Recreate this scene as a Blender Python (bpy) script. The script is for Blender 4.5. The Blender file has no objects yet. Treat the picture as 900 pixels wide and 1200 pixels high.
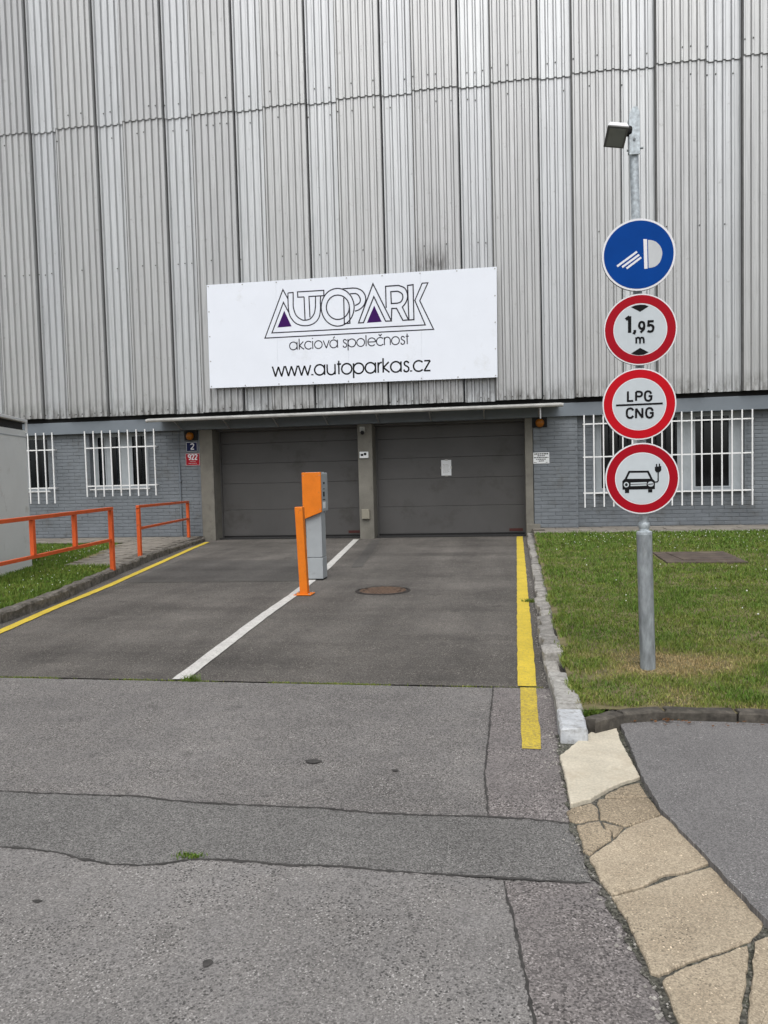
import bpy, math, random
import numpy as np
from mathutils import Vector, Matrix
random.seed(7); RNG = np.random.default_rng(7)
SC = bpy.context.scene
COL = SC.collection
R = math.radians

# ------------------------------------------------------------------ camera
cam_d = bpy.data.cameras.new('camera'); cam = bpy.data.objects.new('camera', cam_d); COL.objects.link(cam)
YAW, PITCH, ROLL = R(9.488), R(-2.958), R(-1.473)
fw = Vector((-math.sin(YAW)*math.cos(PITCH), math.cos(YAW)*math.cos(PITCH), math.sin(PITCH)))
rt = Vector((math.cos(YAW), math.sin(YAW), 0)); up = rt.cross(fw)
rt2 = rt*math.cos(ROLL) + up*math.sin(ROLL); up2 = -rt*math.sin(ROLL) + up*math.cos(ROLL)
m = Matrix((rt2, up2, -fw)).transposed().to_4x4(); m.translation = (0, 0, 1.55)
cam.matrix_world = m
cam_d.sensor_fit = 'VERTICAL'; cam_d.sensor_height = 24; cam_d.lens = 18.02
cam_d.clip_start = .05; cam_d.clip_end = 2000
SC.camera = cam

# ------------------------------------------------------------------ sky and sun (overcast)
SUN_EL, SUN_AZ = R(58), R(178)          # azimuth clockwise from +y: high behind the camera
w = bpy.data.worlds.new('World'); SC.world = w; w.use_nodes = True
nt = w.node_tree; bg = nt.nodes['Background']
sky = nt.nodes.new('ShaderNodeTexSky'); sky.sky_type = 'NISHITA'; sky.sun_disc = False
sky.sun_elevation = SUN_EL; sky.sun_rotation = SUN_AZ
sky.air_density = 1.0; sky.dust_density = 4.0; sky.ozone_density = 1.0
hs = nt.nodes.new('ShaderNodeHueSaturation'); hs.inputs['Saturation'].default_value = .24
nt.links.new(sky.outputs[0], hs.inputs['Color']); nt.links.new(hs.outputs[0], bg.inputs[0])
bg.inputs[1].default_value = .125
sd = bpy.data.lights.new('sun', 'SUN'); sd.energy = 1.15; sd.angle = R(50); sd.color = (1, .985, .965)
so = bpy.data.objects.new('sun', sd); COL.objects.link(so)
d = Vector((math.sin(SUN_AZ)*math.cos(SUN_EL), math.cos(SUN_AZ)*math.cos(SUN_EL), math.sin(SUN_EL)))
so.rotation_euler = d.to_track_quat('Z', 'Y').to_euler(); so.location = (0, -5, 30)
SC.view_settings.view_transform = 'Standard'; SC.view_settings.look = 'None'
SC.view_settings.exposure = 0.41; SC.view_settings.gamma = 1.0
SC.render.engine = 'CYCLES'
SC.cycles.max_bounces = 6

# ------------------------------------------------------------------ traced print (metres, on its own board or sign)
LOGO = [[(-5.018, 5.599), (-5.13, 5.813), (-5.598, 4.731), (-1.669, 4.715), (-1.966, 5.365), (-1.774, 5.749), (-1.903, 5.75), (-2.076, 5.378), (-1.854, 4.824), (-5.426, 4.841), (-5.127, 5.523), (-5.006, 5.283)], [(-5.013, 5.729), (-5.016, 5.564), (-5.016, 5.529), (-5.016, 5.479), (-5.016, 5.424), (-5.013, 5.373), (-5.008, 5.329), (-5.003, 5.287), (-4.995, 5.246), (-4.981, 5.205), (-4.96, 5.164), (-4.933, 5.122), (-4.903, 5.083), (-4.874, 5.051), (-4.845, 5.028), (-4.814, 5.01), (-4.783, 4.997), (-4.752, 4.985), (-4.721, 4.975), (-4.691, 4.969), (-4.66, 4.964), (-4.629, 4.962), (-4.598, 4.961), (-4.567, 4.961), (-4.536, 4.965), (-4.505, 4.971), (-4.473, 4.981), (-4.44, 4.993), (-4.409, 5.009), (-4.38, 5.028), (-4.354, 5.051), (-4.329, 5.078), (-4.308, 5.108), (-4.29, 5.141), (-4.277, 5.178), (-4.268, 5.22), (-4.261, 5.262), (-4.256, 5.305), (-4.253, 5.35), (-4.252, 5.397), (-4.253, 5.44), (-4.253, 5.469), (-4.244, 5.61)], [(-5.013, 5.729), (-4.889, 5.733), (-4.891, 5.603), (-4.892, 5.564), (-4.895, 5.508), (-4.897, 5.446), (-4.893, 5.39), (-4.883, 5.34), (-4.87, 5.292), (-4.853, 5.247), (-4.832, 5.208), (-4.805, 5.175), (-4.773, 5.147), (-4.74, 5.124), (-4.711, 5.106), (-4.688, 5.095), (-4.668, 5.089), (-4.648, 5.087), (-4.625, 5.087), (-4.596, 5.088), (-4.563, 5.092), (-4.531, 5.099), (-4.5, 5.113), (-4.473, 5.135), (-4.446, 5.164), (-4.422, 5.197), (-4.403, 5.231), (-4.39, 5.27), (-4.381, 5.314), (-4.375, 5.354), (-4.371, 5.382), (-4.362, 5.613)], [(-4.633, 5.616), (-4.781, 5.62), (-4.785, 5.739), (-4.164, 5.735), (-4.165, 5.615), (-4.517, 5.618), (-4.507, 5.142)], [(-4.633, 5.616), (-4.625, 5.094)], [(-3.468, 5.312), (-3.47, 5.372), (-3.48, 5.432), (-3.498, 5.489), (-3.522, 5.544), (-3.554, 5.594), (-3.591, 5.639), (-3.633, 5.678), (-3.681, 5.71), (-3.731, 5.735), (-3.784, 5.751), (-3.839, 5.759), (-3.893, 5.758), (-3.947, 5.748), (-3.999, 5.731), (-4.049, 5.705), (-4.094, 5.671), (-4.134, 5.631), (-4.168, 5.584), (-4.196, 5.532), (-4.218, 5.477), (-4.231, 5.418), (-4.237, 5.358), (-4.235, 5.297), (-4.225, 5.237), (-4.207, 5.178), (-4.182, 5.124), (-4.151, 5.073), (-4.113, 5.028), (-4.07, 4.989), (-4.023, 4.957), (-3.972, 4.933), (-3.918, 4.917), (-3.864, 4.909), (-3.809, 4.911), (-3.755, 4.92), (-3.703, 4.939), (-3.654, 4.965), (-3.609, 4.999), (-3.569, 5.04), (-3.535, 5.086), (-3.508, 5.138), (-3.487, 5.193), (-3.474, 5.252), (-3.468, 5.312)], [(-3.579, 5.318), (-3.582, 5.366), (-3.593, 5.413), (-3.611, 5.457), (-3.637, 5.498), (-3.669, 5.534), (-3.706, 5.564), (-3.747, 5.586), (-3.792, 5.601), (-3.838, 5.609), (-3.885, 5.607), (-3.93, 5.598), (-3.973, 5.58), (-4.012, 5.555), (-4.046, 5.523), (-4.074, 5.486), (-4.095, 5.443), (-4.109, 5.398), (-4.115, 5.35), (-4.112, 5.302), (-4.101, 5.255), (-4.083, 5.211), (-4.057, 5.17), (-4.025, 5.134), (-3.987, 5.104), (-3.946, 5.081), (-3.901, 5.066), (-3.854, 5.059), (-3.808, 5.061), (-3.762, 5.071), (-3.72, 5.089), (-3.681, 5.114), (-3.647, 5.146), (-3.619, 5.183), (-3.598, 5.225), (-3.585, 5.271), (-3.579, 5.318)], [(-3.704, 5.542), (-3.706, 4.959), (-3.575, 4.959), (-3.577, 5.311)], [(-3.698, 5.736), (-3.705, 5.741), (-3.511, 5.745), (-3.489, 5.744), (-3.459, 5.742), (-3.424, 5.738), (-3.39, 5.73), (-3.357, 5.717), (-3.322, 5.701), (-3.288, 5.68), (-3.26, 5.654), (-3.236, 5.621), (-3.215, 5.581), (-3.199, 5.539), (-3.192, 5.498), (-3.195, 5.457), (-3.207, 5.414), (-3.225, 5.373), (-3.245, 5.338), (-3.269, 5.31), (-3.297, 5.286), (-3.327, 5.267), (-3.356, 5.251), (-3.383, 5.239), (-3.411, 5.232), (-3.436, 5.227), (-3.453, 5.224)], [(-3.551, 5.619), (-3.43, 5.618), (-3.419, 5.614), (-3.403, 5.607), (-3.386, 5.598), (-3.37, 5.584), (-3.355, 5.563), (-3.34, 5.537), (-3.327, 5.509), (-3.32, 5.483), (-3.32, 5.459), (-3.324, 5.436), (-3.333, 5.414), (-3.347, 5.396), (-3.369, 5.38), (-3.4, 5.367), (-3.429, 5.357), (-3.449, 5.35)], [(-3.376, 4.955), (-3.02, 5.809), (-2.62, 4.956), (-2.751, 4.959), (-3.007, 5.522), (-3.262, 4.953), (-3.376, 4.955)], [(-2.731, 5.256), (-2.733, 5.734), (-2.505, 5.736), (-2.434, 5.734), (-2.407, 5.723), (-2.367, 5.708), (-2.326, 5.688), (-2.294, 5.662), (-2.272, 5.63), (-2.255, 5.59), (-2.244, 5.549), (-2.238, 5.509), (-2.239, 5.47), (-2.246, 5.432), (-2.258, 5.395), (-2.273, 5.36), (-2.293, 5.327), (-2.32, 5.296), (-2.345, 5.269), (-2.363, 5.25), (-2.239, 4.976)], [(-2.62, 4.956), (-2.603, 5.234), (-2.494, 5.228), (-2.358, 4.955), (-2.226, 4.957)], [(-2.617, 5.606), (-2.508, 5.609), (-2.461, 5.608), (-2.442, 5.599), (-2.415, 5.586), (-2.388, 5.569), (-2.367, 5.551), (-2.355, 5.53), (-2.348, 5.506), (-2.345, 5.481), (-2.346, 5.457), (-2.352, 5.433), (-2.364, 5.408), (-2.379, 5.386), (-2.395, 5.368), (-2.416, 5.356), (-2.44, 5.35), (-2.463, 5.346), (-2.479, 5.343), (-2.61, 5.344), (-2.617, 5.606)], [(-2.233, 5.721), (-2.108, 5.731), (-2.107, 4.957), (-2.221, 4.954), (-2.233, 5.721)]]
LOGO_TRI = [[(-5.114, 5.332), (-5.289, 4.956), (-4.951, 4.965)], [(-3.005, 5.323), (-3.183, 4.944), (-2.84, 4.948)]]
TEXT1 = [(-5.013, 4.427), (-2.257, 4.42)] 
TEXT2 = [(-5.444, 3.832), (-1.779, 3.798)]
BOARD = [(-6.978, 6.037), (-0.25, 6.001), (-0.274, 3.589), (-6.989, 3.634)]
SIGN_LAMP = ((0.89, 3.006), [(0.014069059070168947, [(-0.144, -0.07), (-0.01, 0.021)]), (0.014069059070168947, [(-0.11, -0.078), (0.004, -0.001)]), (0.014069059070168947, [(-0.081, -0.089), (0.017, -0.02)]), (0, [(0.033, 0.103), (0.057, 0.101), (0.059, -0.099), (0.037, -0.099)]), (0, [(0.063, 0.096), (0.066, -0.095), (0.073, -0.095), (0.083, -0.094), (0.093, -0.093), (0.103, -0.09), (0.113, -0.086), (0.122, -0.08), (0.131, -0.072), (0.138, -0.064), (0.144, -0.053), (0.149, -0.04), (0.153, -0.026), (0.156, -0.013), (0.157, -0.002), (0.156, 0.01), (0.154, 0.021), (0.151, 0.032), (0.146, 0.043), (0.139, 0.054), (0.131, 0.064), (0.123, 0.072), (0.116, 0.079), (0.108, 0.083), (0.1, 0.087), (0.092, 0.09), (0.084, 0.093), (0.076, 0.094), (0.068, 0.095)])])
SIGN_HEIGHT = ((0.897, 2.494), [(0, [(-0.06, 0.157), (-0.032, 0.167), (0.0, 0.17), (0.032, 0.167), (0.057, 0.155), (0.0, 0.121)]), (0, [(-0.063, -0.162), (-0.002, -0.126), (0.055, -0.159), (0.023, -0.174), (-0.009, -0.176), (-0.038, -0.172)]), (0.022510494512270315, [(-0.096, 0.073), (-0.07, 0.092)]), (0.022510494512270315, [(-0.07, 0.095), (-0.071, -0.019)]), (0.018289776791219632, [(-0.036, -0.001), (-0.036, -0.014), (-0.044, -0.03)]), (0.015475964977185841, [(0.027, 0.027), (0.026, 0.036), (0.023, 0.044), (0.017, 0.049), (0.011, 0.051), (0.004, 0.05), (-0.002, 0.045), (-0.005, 0.037), (-0.007, 0.029), (-0.006, 0.02), (-0.002, 0.012), (0.004, 0.006), (0.01, 0.004), (0.017, 0.006), (0.022, 0.01), (0.026, 0.018), (0.027, 0.027)]), (0.015475964977185841, [(0.028, 0.027), (0.024, 0.002), (0.002, -0.021)]), (0.015475964977185841, [(0.09, 0.052), (0.057, 0.053), (0.053, 0.017), (0.053, 0.019), (0.056, 0.021), (0.06, 0.023), (0.064, 0.026), (0.068, 0.027), (0.073, 0.026), (0.077, 0.024), (0.081, 0.021), (0.084, 0.018), (0.086, 0.015), (0.087, 0.012), (0.087, 0.008), (0.087, 0.004), (0.086, 0.0), (0.085, -0.005), (0.083, -0.009), (0.081, -0.013), (0.078, -0.015), (0.074, -0.017), (0.071, -0.018), (0.067, -0.018), (0.062, -0.018), (0.057, -0.016), (0.052, -0.014), (0.049, -0.012)]), (0.011958700209643605, [(-0.027, -0.052), (-0.027, -0.094)]), (0.011958700209643605, [(-0.027, -0.062), (-0.025, -0.059), (-0.021, -0.057), (-0.018, -0.055), (-0.014, -0.055), (-0.01, -0.056), (-0.007, -0.058), (-0.005, -0.062), (-0.003, -0.066), (-0.002, -0.069), (-0.002, -0.096)]), (0.011958700209643605, [(-0.002, -0.063), (0.001, -0.061), (0.004, -0.058), (0.008, -0.056), (0.011, -0.056), (0.015, -0.057), (0.018, -0.059), (0.021, -0.063), (0.022, -0.068), (0.023, -0.071), (0.023, -0.096)])])
SIGN_GAS = ((0.886, 1.979), [(0.014069059070168947, [(-0.075, 0.092), (-0.076, 0.024), (-0.04, 0.024)]), (0.014069059070168947, [(-0.021, 0.024), (-0.02, 0.087)]), (0.014069059070168947, [(-0.02, 0.087), (0.003, 0.087), (0.007, 0.085), (0.012, 0.083), (0.016, 0.08), (0.018, 0.076), (0.019, 0.073), (0.019, 0.069), (0.018, 0.064), (0.016, 0.06), (0.014, 0.057), (0.01, 0.055), (0.006, 0.054), (0.003, 0.053), (-0.021, 0.054)]), (0.014069059070168947, [(0.082, 0.069), (0.079, 0.073), (0.075, 0.079), (0.071, 0.084), (0.065, 0.086), (0.059, 0.087), (0.054, 0.086), (0.049, 0.084), (0.045, 0.081), (0.042, 0.077), (0.04, 0.071), (0.039, 0.063), (0.039, 0.056), (0.039, 0.049), (0.04, 0.041), (0.041, 0.035), (0.044, 0.03), (0.047, 0.026), (0.051, 0.023), (0.057, 0.022), (0.062, 0.021), (0.068, 0.022), (0.073, 0.025), (0.077, 0.028), (0.08, 0.031), (0.082, 0.052), (0.063, 0.053)]), (0.012662153163152053, [(-0.156, -0.003), (0.157, -0.001)]), (0.014069059070168947, [(-0.041, -0.042), (-0.043, -0.038), (-0.047, -0.032), (-0.052, -0.029), (-0.058, -0.027), (-0.065, -0.028), (-0.071, -0.029), (-0.076, -0.032), (-0.079, -0.036), (-0.082, -0.04), (-0.083, -0.045), (-0.084, -0.051), (-0.084, -0.058), (-0.084, -0.065), (-0.084, -0.072), (-0.082, -0.079), (-0.079, -0.084), (-0.075, -0.089), (-0.07, -0.092), (-0.065, -0.093), (-0.058, -0.093), (-0.053, -0.092), (-0.048, -0.088), (-0.044, -0.083), (-0.041, -0.08)]), (0.014069059070168947, [(-0.022, -0.096), (-0.021, -0.03), (0.021, -0.095), (0.021, -0.028)]), (0.014069059070168947, [(0.091, -0.049), (0.088, -0.045), (0.085, -0.038), (0.08, -0.033), (0.075, -0.031), (0.068, -0.03), (0.062, -0.031), (0.058, -0.033), (0.054, -0.035), (0.05, -0.039), (0.048, -0.045), (0.047, -0.052), (0.046, -0.059), (0.046, -0.067), (0.047, -0.074), (0.048, -0.081), (0.051, -0.086), (0.054, -0.09), (0.059, -0.093), (0.064, -0.095), (0.07, -0.096), (0.076, -0.095), (0.081, -0.092), (0.085, -0.087), (0.089, -0.084), (0.09, -0.064), (0.071, -0.064)])])
SIGN_CAR = ((0.901, 1.46), [(0.014069059070168947, [(-0.111, -0.003), (-0.086, 0.049), (0.04, 0.047), (0.064, -0.005)]), (0, [(-0.134, -0.016), (-0.119, 0.0), (0.069, -0.003), (0.086, -0.02), (0.086, -0.076), (-0.133, -0.076)]), (0, [(-0.117, -0.075), (-0.087, -0.075), (-0.088, -0.1), (-0.116, -0.1)]), (0, [(0.04, -0.077), (0.069, -0.077), (0.068, -0.099), (0.04, -0.099)]), (0.008441435442101368, [(0.098, 0.099), (0.098, 0.075)]), (0.008441435442101368, [(0.117, 0.101), (0.117, 0.076)]), (0, [(0.086, 0.078), (0.129, 0.084), (0.129, 0.054), (0.118, 0.042), (0.097, 0.041), (0.087, 0.053)]), (0.0077379824885929205, [(0.108, 0.045), (0.108, -0.018), (0.101, -0.026), (0.084, -0.027)])])
SIGN_CAR_LIGHT = [(0.0077379824885929205, [(-0.093, -0.041), (-0.094, -0.036), (-0.097, -0.031), (-0.101, -0.028), (-0.107, -0.026), (-0.112, -0.027), (-0.117, -0.031), (-0.12, -0.035), (-0.121, -0.041), (-0.12, -0.046), (-0.117, -0.051), (-0.113, -0.055), (-0.107, -0.056), (-0.102, -0.055), (-0.097, -0.052), (-0.094, -0.047), (-0.093, -0.041)]), (0, [(0.078, -0.041), (0.076, -0.034), (0.072, -0.028), (0.065, -0.024), (0.058, -0.022), (0.05, -0.024), (0.043, -0.027), (0.039, -0.033), (0.037, -0.04), (0.039, -0.047), (0.043, -0.053), (0.049, -0.057), (0.057, -0.058), (0.065, -0.057), (0.072, -0.053), (0.076, -0.048)]), (0.009848341349118262, [(-0.078, -0.032), (0.031, -0.031)]), (0.009848341349118262, [(-0.078, -0.047), (0.029, -0.046)])]
SIGN_CAR_BAR = [(0.006331076581576027, [(0.04, -0.042), (0.075, -0.039)]), (0.006331076581576027, [(-0.115, -0.042), (-0.099, -0.041)]), (0.006331076581576027, [(-0.107, -0.033), (-0.107, -0.049)])]
SLABS = [[(0.222, 4.095), (0.358, 4.373), (0.455, 4.536), (0.583, 4.612), (0.572, 4.372), (0.59, 4.095), (0.6, 3.857), (0.49, 3.764), (0.397, 3.653), (0.332, 3.559), (0.237, 3.496), (0.236, 3.694), (0.229, 3.941)], [(0.413, 3.647), (0.487, 3.74), (0.586, 3.806), (0.601, 3.647), (0.505, 3.628), (0.401, 3.609)], [(0.37, 3.59), (0.47, 3.611), (0.604, 3.628), (0.627, 3.459), (0.542, 3.384), (0.454, 3.327), (0.377, 3.38), (0.355, 3.383), (0.366, 3.463), (0.357, 3.54)], [(0.216, 3.447), (0.238, 3.483), (0.336, 3.543), (0.359, 3.496), (0.353, 3.388), (0.248, 3.34), (0.224, 3.361)], [(0.248, 3.317), (0.35, 3.366), (0.36, 3.294), (0.388, 3.27), (0.379, 3.198), (0.351, 3.161), (0.278, 3.06), (0.257, 3.088), (0.256, 3.193)], [(0.36, 3.364), (0.449, 3.318), (0.389, 3.212), (0.395, 3.275), (0.369, 3.295)], [(0.624, 3.441), (0.667, 3.351), (0.708, 3.222), (0.747, 3.061), (0.615, 2.959), (0.539, 2.932), (0.453, 2.843), (0.406, 2.812), (0.349, 2.776), (0.325, 2.77), (0.295, 2.866), (0.291, 2.956), (0.272, 3.03), (0.342, 3.124), (0.395, 3.2), (0.455, 3.3), (0.54, 3.37)], [(0.739, 3.032), (0.774, 2.897), (0.781, 2.796), (0.817, 2.674), (0.733, 2.551), (0.575, 2.453), (0.481, 2.391), (0.411, 2.337), (0.39, 2.347), (0.374, 2.478), (0.36, 2.599), (0.326, 2.759), (0.362, 2.779), (0.481, 2.858), (0.567, 2.928), (0.677, 2.989)], [(0.716, 2.525), (0.71, 2.484), (0.644, 2.298), (0.595, 2.165), (0.552, 2.021), (0.444, 1.836), (0.432, 1.916), (0.429, 2.053), (0.42, 2.183), (0.413, 2.315), (0.478, 2.377), (0.594, 2.451)], [(0.742, 2.547), (0.798, 2.58), (0.828, 2.499), (0.826, 2.352), (0.78, 2.099), (0.718, 1.873), (0.46, 1.838), (0.563, 2.023), (0.608, 2.166), (0.656, 2.3), (0.721, 2.485)]]
CRACK_A = [(-3.287, 3.402), (-2.556, 3.404), (-2.275, 3.403), (-2.006, 3.411), (-1.831, 3.419), (-1.64, 3.39), (-1.419, 3.376), (-1.21, 3.38), (-0.922, 3.383), (-0.677, 3.364), (-0.48, 3.36), (-0.175, 3.376), (0.05, 3.375), (0.225, 3.352)]
CRACK_B = [(-2.785, 2.866), (-2.167, 2.867), (-2.01, 2.87), (-1.879, 2.849), (-1.74, 2.808), (-1.616, 2.788), (-1.506, 2.788), (-1.408, 2.812), (-1.287, 2.867), (-1.146, 2.877), (-0.963, 2.864), (-0.687, 2.876), (-0.515, 2.864), (-0.283, 2.865), (-0.025, 2.865), (0.133, 2.865), (0.264, 2.868)]
CRACK_C = [(-0.155, 5.443), (-0.157, 4.63), (-0.159, 4.2), (-0.162, 3.897), (-0.145, 3.635), (-0.13, 3.389)]
CRACK_D = [(-0.056, 2.843), (-0.037, 2.696), (-0.016, 2.568), (0.002, 2.408), (0.02, 2.247), (0.036, 2.106), (0.061, 1.925)]
WALKEDGE = [(0.606, 4.547), (0.608, 4.293), (0.602, 3.84), (0.624, 3.459), (0.669, 3.246), (0.72, 3.04), (0.762, 2.831), (0.814, 2.604), (0.837, 2.409), (0.84, 2.064)]
ROADEDGE = [(0.23, 4.483), (0.228, 4.051), (0.23, 3.579), (0.259, 3.246), (0.296, 2.939), (0.325, 2.794), (0.372, 2.521), (0.411, 2.297), (0.442, 2.159), (0.474, 1.926)]


# ------------------------------------------------------------------ helpers
class MB:
    def __init__(s): s.v = []; s.f = []
    def add(s, v, f):
        n = len(s.v); s.v += [tuple(map(float, p)) for p in v]; s.f += [tuple(n+i for i in q) for q in f]; return s
    def box(s, x0, x1, y0, y1, z0, z1):
        return s.add([(x0,y0,z0),(x1,y0,z0),(x1,y1,z0),(x0,y1,z0),(x0,y0,z1),(x1,y0,z1),(x1,y1,z1),(x0,y1,z1)],
                     [(0,3,2,1),(4,5,6,7),(0,1,5,4),(1,2,6,5),(2,3,7,6),(3,0,4,7)])
    def prism(s, pts, ax, a, b):
        """polygon in a plane pushed from a to b along ax ('y': pts are x,z; 'z': pts are x,y; 'x': pts are y,z)"""
        n = len(pts)
        P = {'y': lambda p, t: (p[0], t, p[1]), 'z': lambda p, t: (p[0], p[1], t), 'x': lambda p, t: (t, p[0], p[1])}[ax]
        area = sum(pts[i][0]*pts[(i+1) % n][1] - pts[(i+1) % n][0]*pts[i][1] for i in range(n))
        if (area < 0) != (ax == 'y'): pts = pts[::-1]
        lo, hi = (a, b) if a < b else (b, a)
        v = [P(p, lo) for p in pts] + [P(p, hi) for p in pts]
        return s.add(v, [tuple(range(n))[::-1], tuple(range(n, 2*n))] + [(i, (i+1) % n, n+(i+1) % n, n+i) for i in range(n)])
    def ring(s, c, r0, r1, y0, y1, n=64):
        v = []
        for y in (y0, y1):
            for r in (r0, r1):
                v += [(c[0]+r*math.cos(2*math.pi*i/n), y, c[1]+r*math.sin(2*math.pi*i/n)) for i in range(n)]
        f = []
        for i in range(n):
            j = (i+1) % n
            f += [(i, j, n+j, n+i), (2*n+i, 3*n+i, 3*n+j, 2*n+j), (n+i, n+j, 3*n+j, 3*n+i), (i, 2*n+i, 2*n+j, j)]
        return s.add(v, f)
    def disc(s, c, r, ax, a, b, n=48):
        return s.prism([(c[0]+r*math.cos(2*math.pi*i/n), c[1]+r*math.sin(2*math.pi*i/n)) for i in range(n)], ax, a, b)
    def tube(s, path, rad, n=12, caps=True):
        path = [Vector(p) for p in path]; rads = rad if isinstance(rad, (list, tuple)) else [rad]*len(path)
        v = []; f = []
        for i, p in enumerate(path):
            t = (path[min(i+1, len(path)-1)] - path[max(i-1, 0)]).normalized()
            a = t.cross(Vector((0, 0, 1)))
            if a.length < .01: a = t.cross(Vector((1, 0, 0)))
            a.normalize(); b = t.cross(a)
            v += [p + rads[i]*(math.cos(2*math.pi*k/n)*a + math.sin(2*math.pi*k/n)*b) for k in range(n)]
        for i in range(len(path)-1):
            for k in range(n):
                f.append((i*n+k, i*n+(k+1) % n, (i+1)*n+(k+1) % n, (i+1)*n+k))
        if caps: f += [tuple(range(n))[::-1], tuple(range((len(path)-1)*n, len(path)*n))]
        return s.add(v, f)
    def ribbon(s, pts, wd, y0, y1, plane='y', lim=1.5):
        """a stroke of width wd along a polyline, mitred, pushed from y0 to y1"""
        P = [Vector(p).to_2d() for p in pts]
        Q = [P[0]]
        for p in P[1:]:
            if (p-Q[-1]).length > 1e-5: Q.append(p)
        if lim < 2:          # split a stroke at its sharp turns so that every limb keeps its full width
            for i in range(1, len(Q)-1):
                if (Q[i]-Q[i-1]).normalized().dot((Q[i+1]-Q[i]).normalized()) < -.1:
                    s.ribbon([tuple(p) for p in Q[:i+1]], wd, y0, y1, plane, lim)
                    return s.ribbon([tuple(p) for p in Q[i:]], wd, y0-.0001, y1, plane, lim)
        P = Q; closed = (P[0]-P[-1]).length < 1e-4 and len(P) > 3
        if closed: P = P[:-1]
        n = len(P); L = []; Rr = []
        for i in range(n):
            a = P[i-1] if (i > 0 or closed) else None; b = P[(i+1) % n] if (i < n-1 or closed) else None
            d1 = (P[i]-a).normalized() if a is not None else None; d2 = (b-P[i]).normalized() if b is not None else None
            d1 = d1 or d2; d2 = d2 or d1
            n1 = Vector((-d1.y, d1.x)); n2 = Vector((-d2.y, d2.x)); mm = n1+n2
            mm = n1 if mm.length < .15 else mm.normalized()
            k = min(1/max(mm.dot(n1), .25), lim)*wd/2
            L.append(P[i]+mm*k); Rr.append(P[i]-mm*k)
        T = (lambda p, t: (p.x, t, p.y)) if plane == 'y' else (lambda p, t: (p.x, p.y, t))
        v = [T(p, y0) for p in L] + [T(p, y0) for p in Rr] + [T(p, y1) for p in L] + [T(p, y1) for p in Rr]
        f = []
        for i in range(n if closed else n-1):
            j = (i+1) % n
            f += [(i, j, n+j, n+i), (2*n+i, 3*n+i, 3*n+j, 2*n+j), (i, 2*n+i, 2*n+j, j), (n+i, n+j, 3*n+j, 3*n+i)]
        if not closed: f += [(0, n, 3*n, 2*n), (n-1, 3*n-1, 4*n-1, 2*n-1)]
        return s.add(v, f)
    def build(s, name, mat, parent=None, smooth=False, bevel=0, fixn=True, **kw):
        o0 = Vector((0, 0, 0))
        if parent is not None: o0 = Vector(parent['_w'])
        me = bpy.data.meshes.new(name); me.from_pydata([(p[0]-o0.x, p[1]-o0.y, p[2]-o0.z) for p in s.v], [], s.f); me.update()
        if fixn:
            import bmesh
            bm = bmesh.new(); bm.from_mesh(me); bmesh.ops.recalc_face_normals(bm, faces=bm.faces); bm.to_mesh(me); bm.free()
        me.materials.append(mat)
        if smooth:
            for p in me.polygons: p.use_smooth = True
            me.set_sharp_from_angle(angle=R(35))
        o = bpy.data.objects.new(name, me); COL.objects.link(o)
        if parent is not None: o.parent = parent
        o['_w'] = tuple(o0)
        if bevel:
            b = o.modifiers.new('bevel', 'BEVEL'); b.width = bevel; b.segments = 2; b.limit_method = 'ANGLE'; b.angle_limit = R(40)
        for k, val in kw.items(): o[k] = val
        return o

def thing(name, loc, label, cat, group=None):
    o = bpy.data.objects.new(name, None); COL.objects.link(o); o.location = loc; o.empty_display_size = .2
    o['label'] = label; o['category'] = cat; o['_w'] = tuple(loc)
    if group: o['group'] = group
    return o
def tag(o, label, cat, group=None):
    o['label'] = label; o['category'] = cat
    if group: o['group'] = group
    return o
def structure(name, loc=(0, 0, 0)):
    o = bpy.data.objects.new(name, None); COL.objects.link(o); o.location = loc; o['kind'] = 'structure'; o['_w'] = tuple(loc); return o
def place(src, parent, loc, rot=None):
    """a copy of a mesh part (mesh data shared) at a world location"""
    c = src.copy(); COL.objects.link(c); c.parent = parent
    p = Vector(parent['_w']) if parent is not None else Vector((0, 0, 0))
    c.location = Vector(loc) - p
    if rot: c.rotation_euler = rot
    return c

# ------------------------------------------------------------------ materials
def nodes(name):
    mt = bpy.data.materials.new(name); mt.use_nodes = True
    return mt, mt.node_tree, mt.node_tree.nodes['Principled BSDF']
def nn(t, typ, **kw):
    n = t.nodes.new(typ)
    for k, v in kw.items():
        if k in n.inputs: n.inputs[k].default_value = v
        else: setattr(n, k, v)
    return n
def ramp(t, src, p0, p1, c0=(0,0,0,1), c1=(1,1,1,1)):
    r = nn(t, 'ShaderNodeValToRGB'); e = r.color_ramp.elements
    e[0].position = p0; e[1].position = p1; e[0].color = c0; e[1].color = c1
    t.links.new(src, r.inputs[0]); return r.outputs[0]
def mix(t, fac, a, b, mode='MIX'):
    mx = nn(t, 'ShaderNodeMix', data_type='RGBA', blend_type=mode)
    if isinstance(fac, (int, float)): mx.inputs[0].default_value = fac
    else: t.links.new(fac, mx.inputs[0])
    for i, c in ((6, a), (7, b)):
        if isinstance(c, (tuple, list)): mx.inputs[i].default_value = (*c[:3], 1)
        else: t.links.new(c, mx.inputs[i])
    return mx.outputs[2]
def coords(t, scale=(1, 1, 1), world=True):
    if world: src = nn(t, 'ShaderNodeNewGeometry').outputs['Position']
    else: src = nn(t, 'ShaderNodeTexCoord').outputs['Object']
    mp = nn(t, 'ShaderNodeMapping'); mp.inputs['Scale'].default_value = scale
    t.links.new(src, mp.inputs[0]); return mp.outputs[0]
def noise(t, vec, scale, detail=4, rough=.6):
    n = nn(t, 'ShaderNodeTexNoise', Scale=scale, Detail=detail, Roughness=rough); t.links.new(vec, n.inputs['Vector']); return n.outputs[0]
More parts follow.
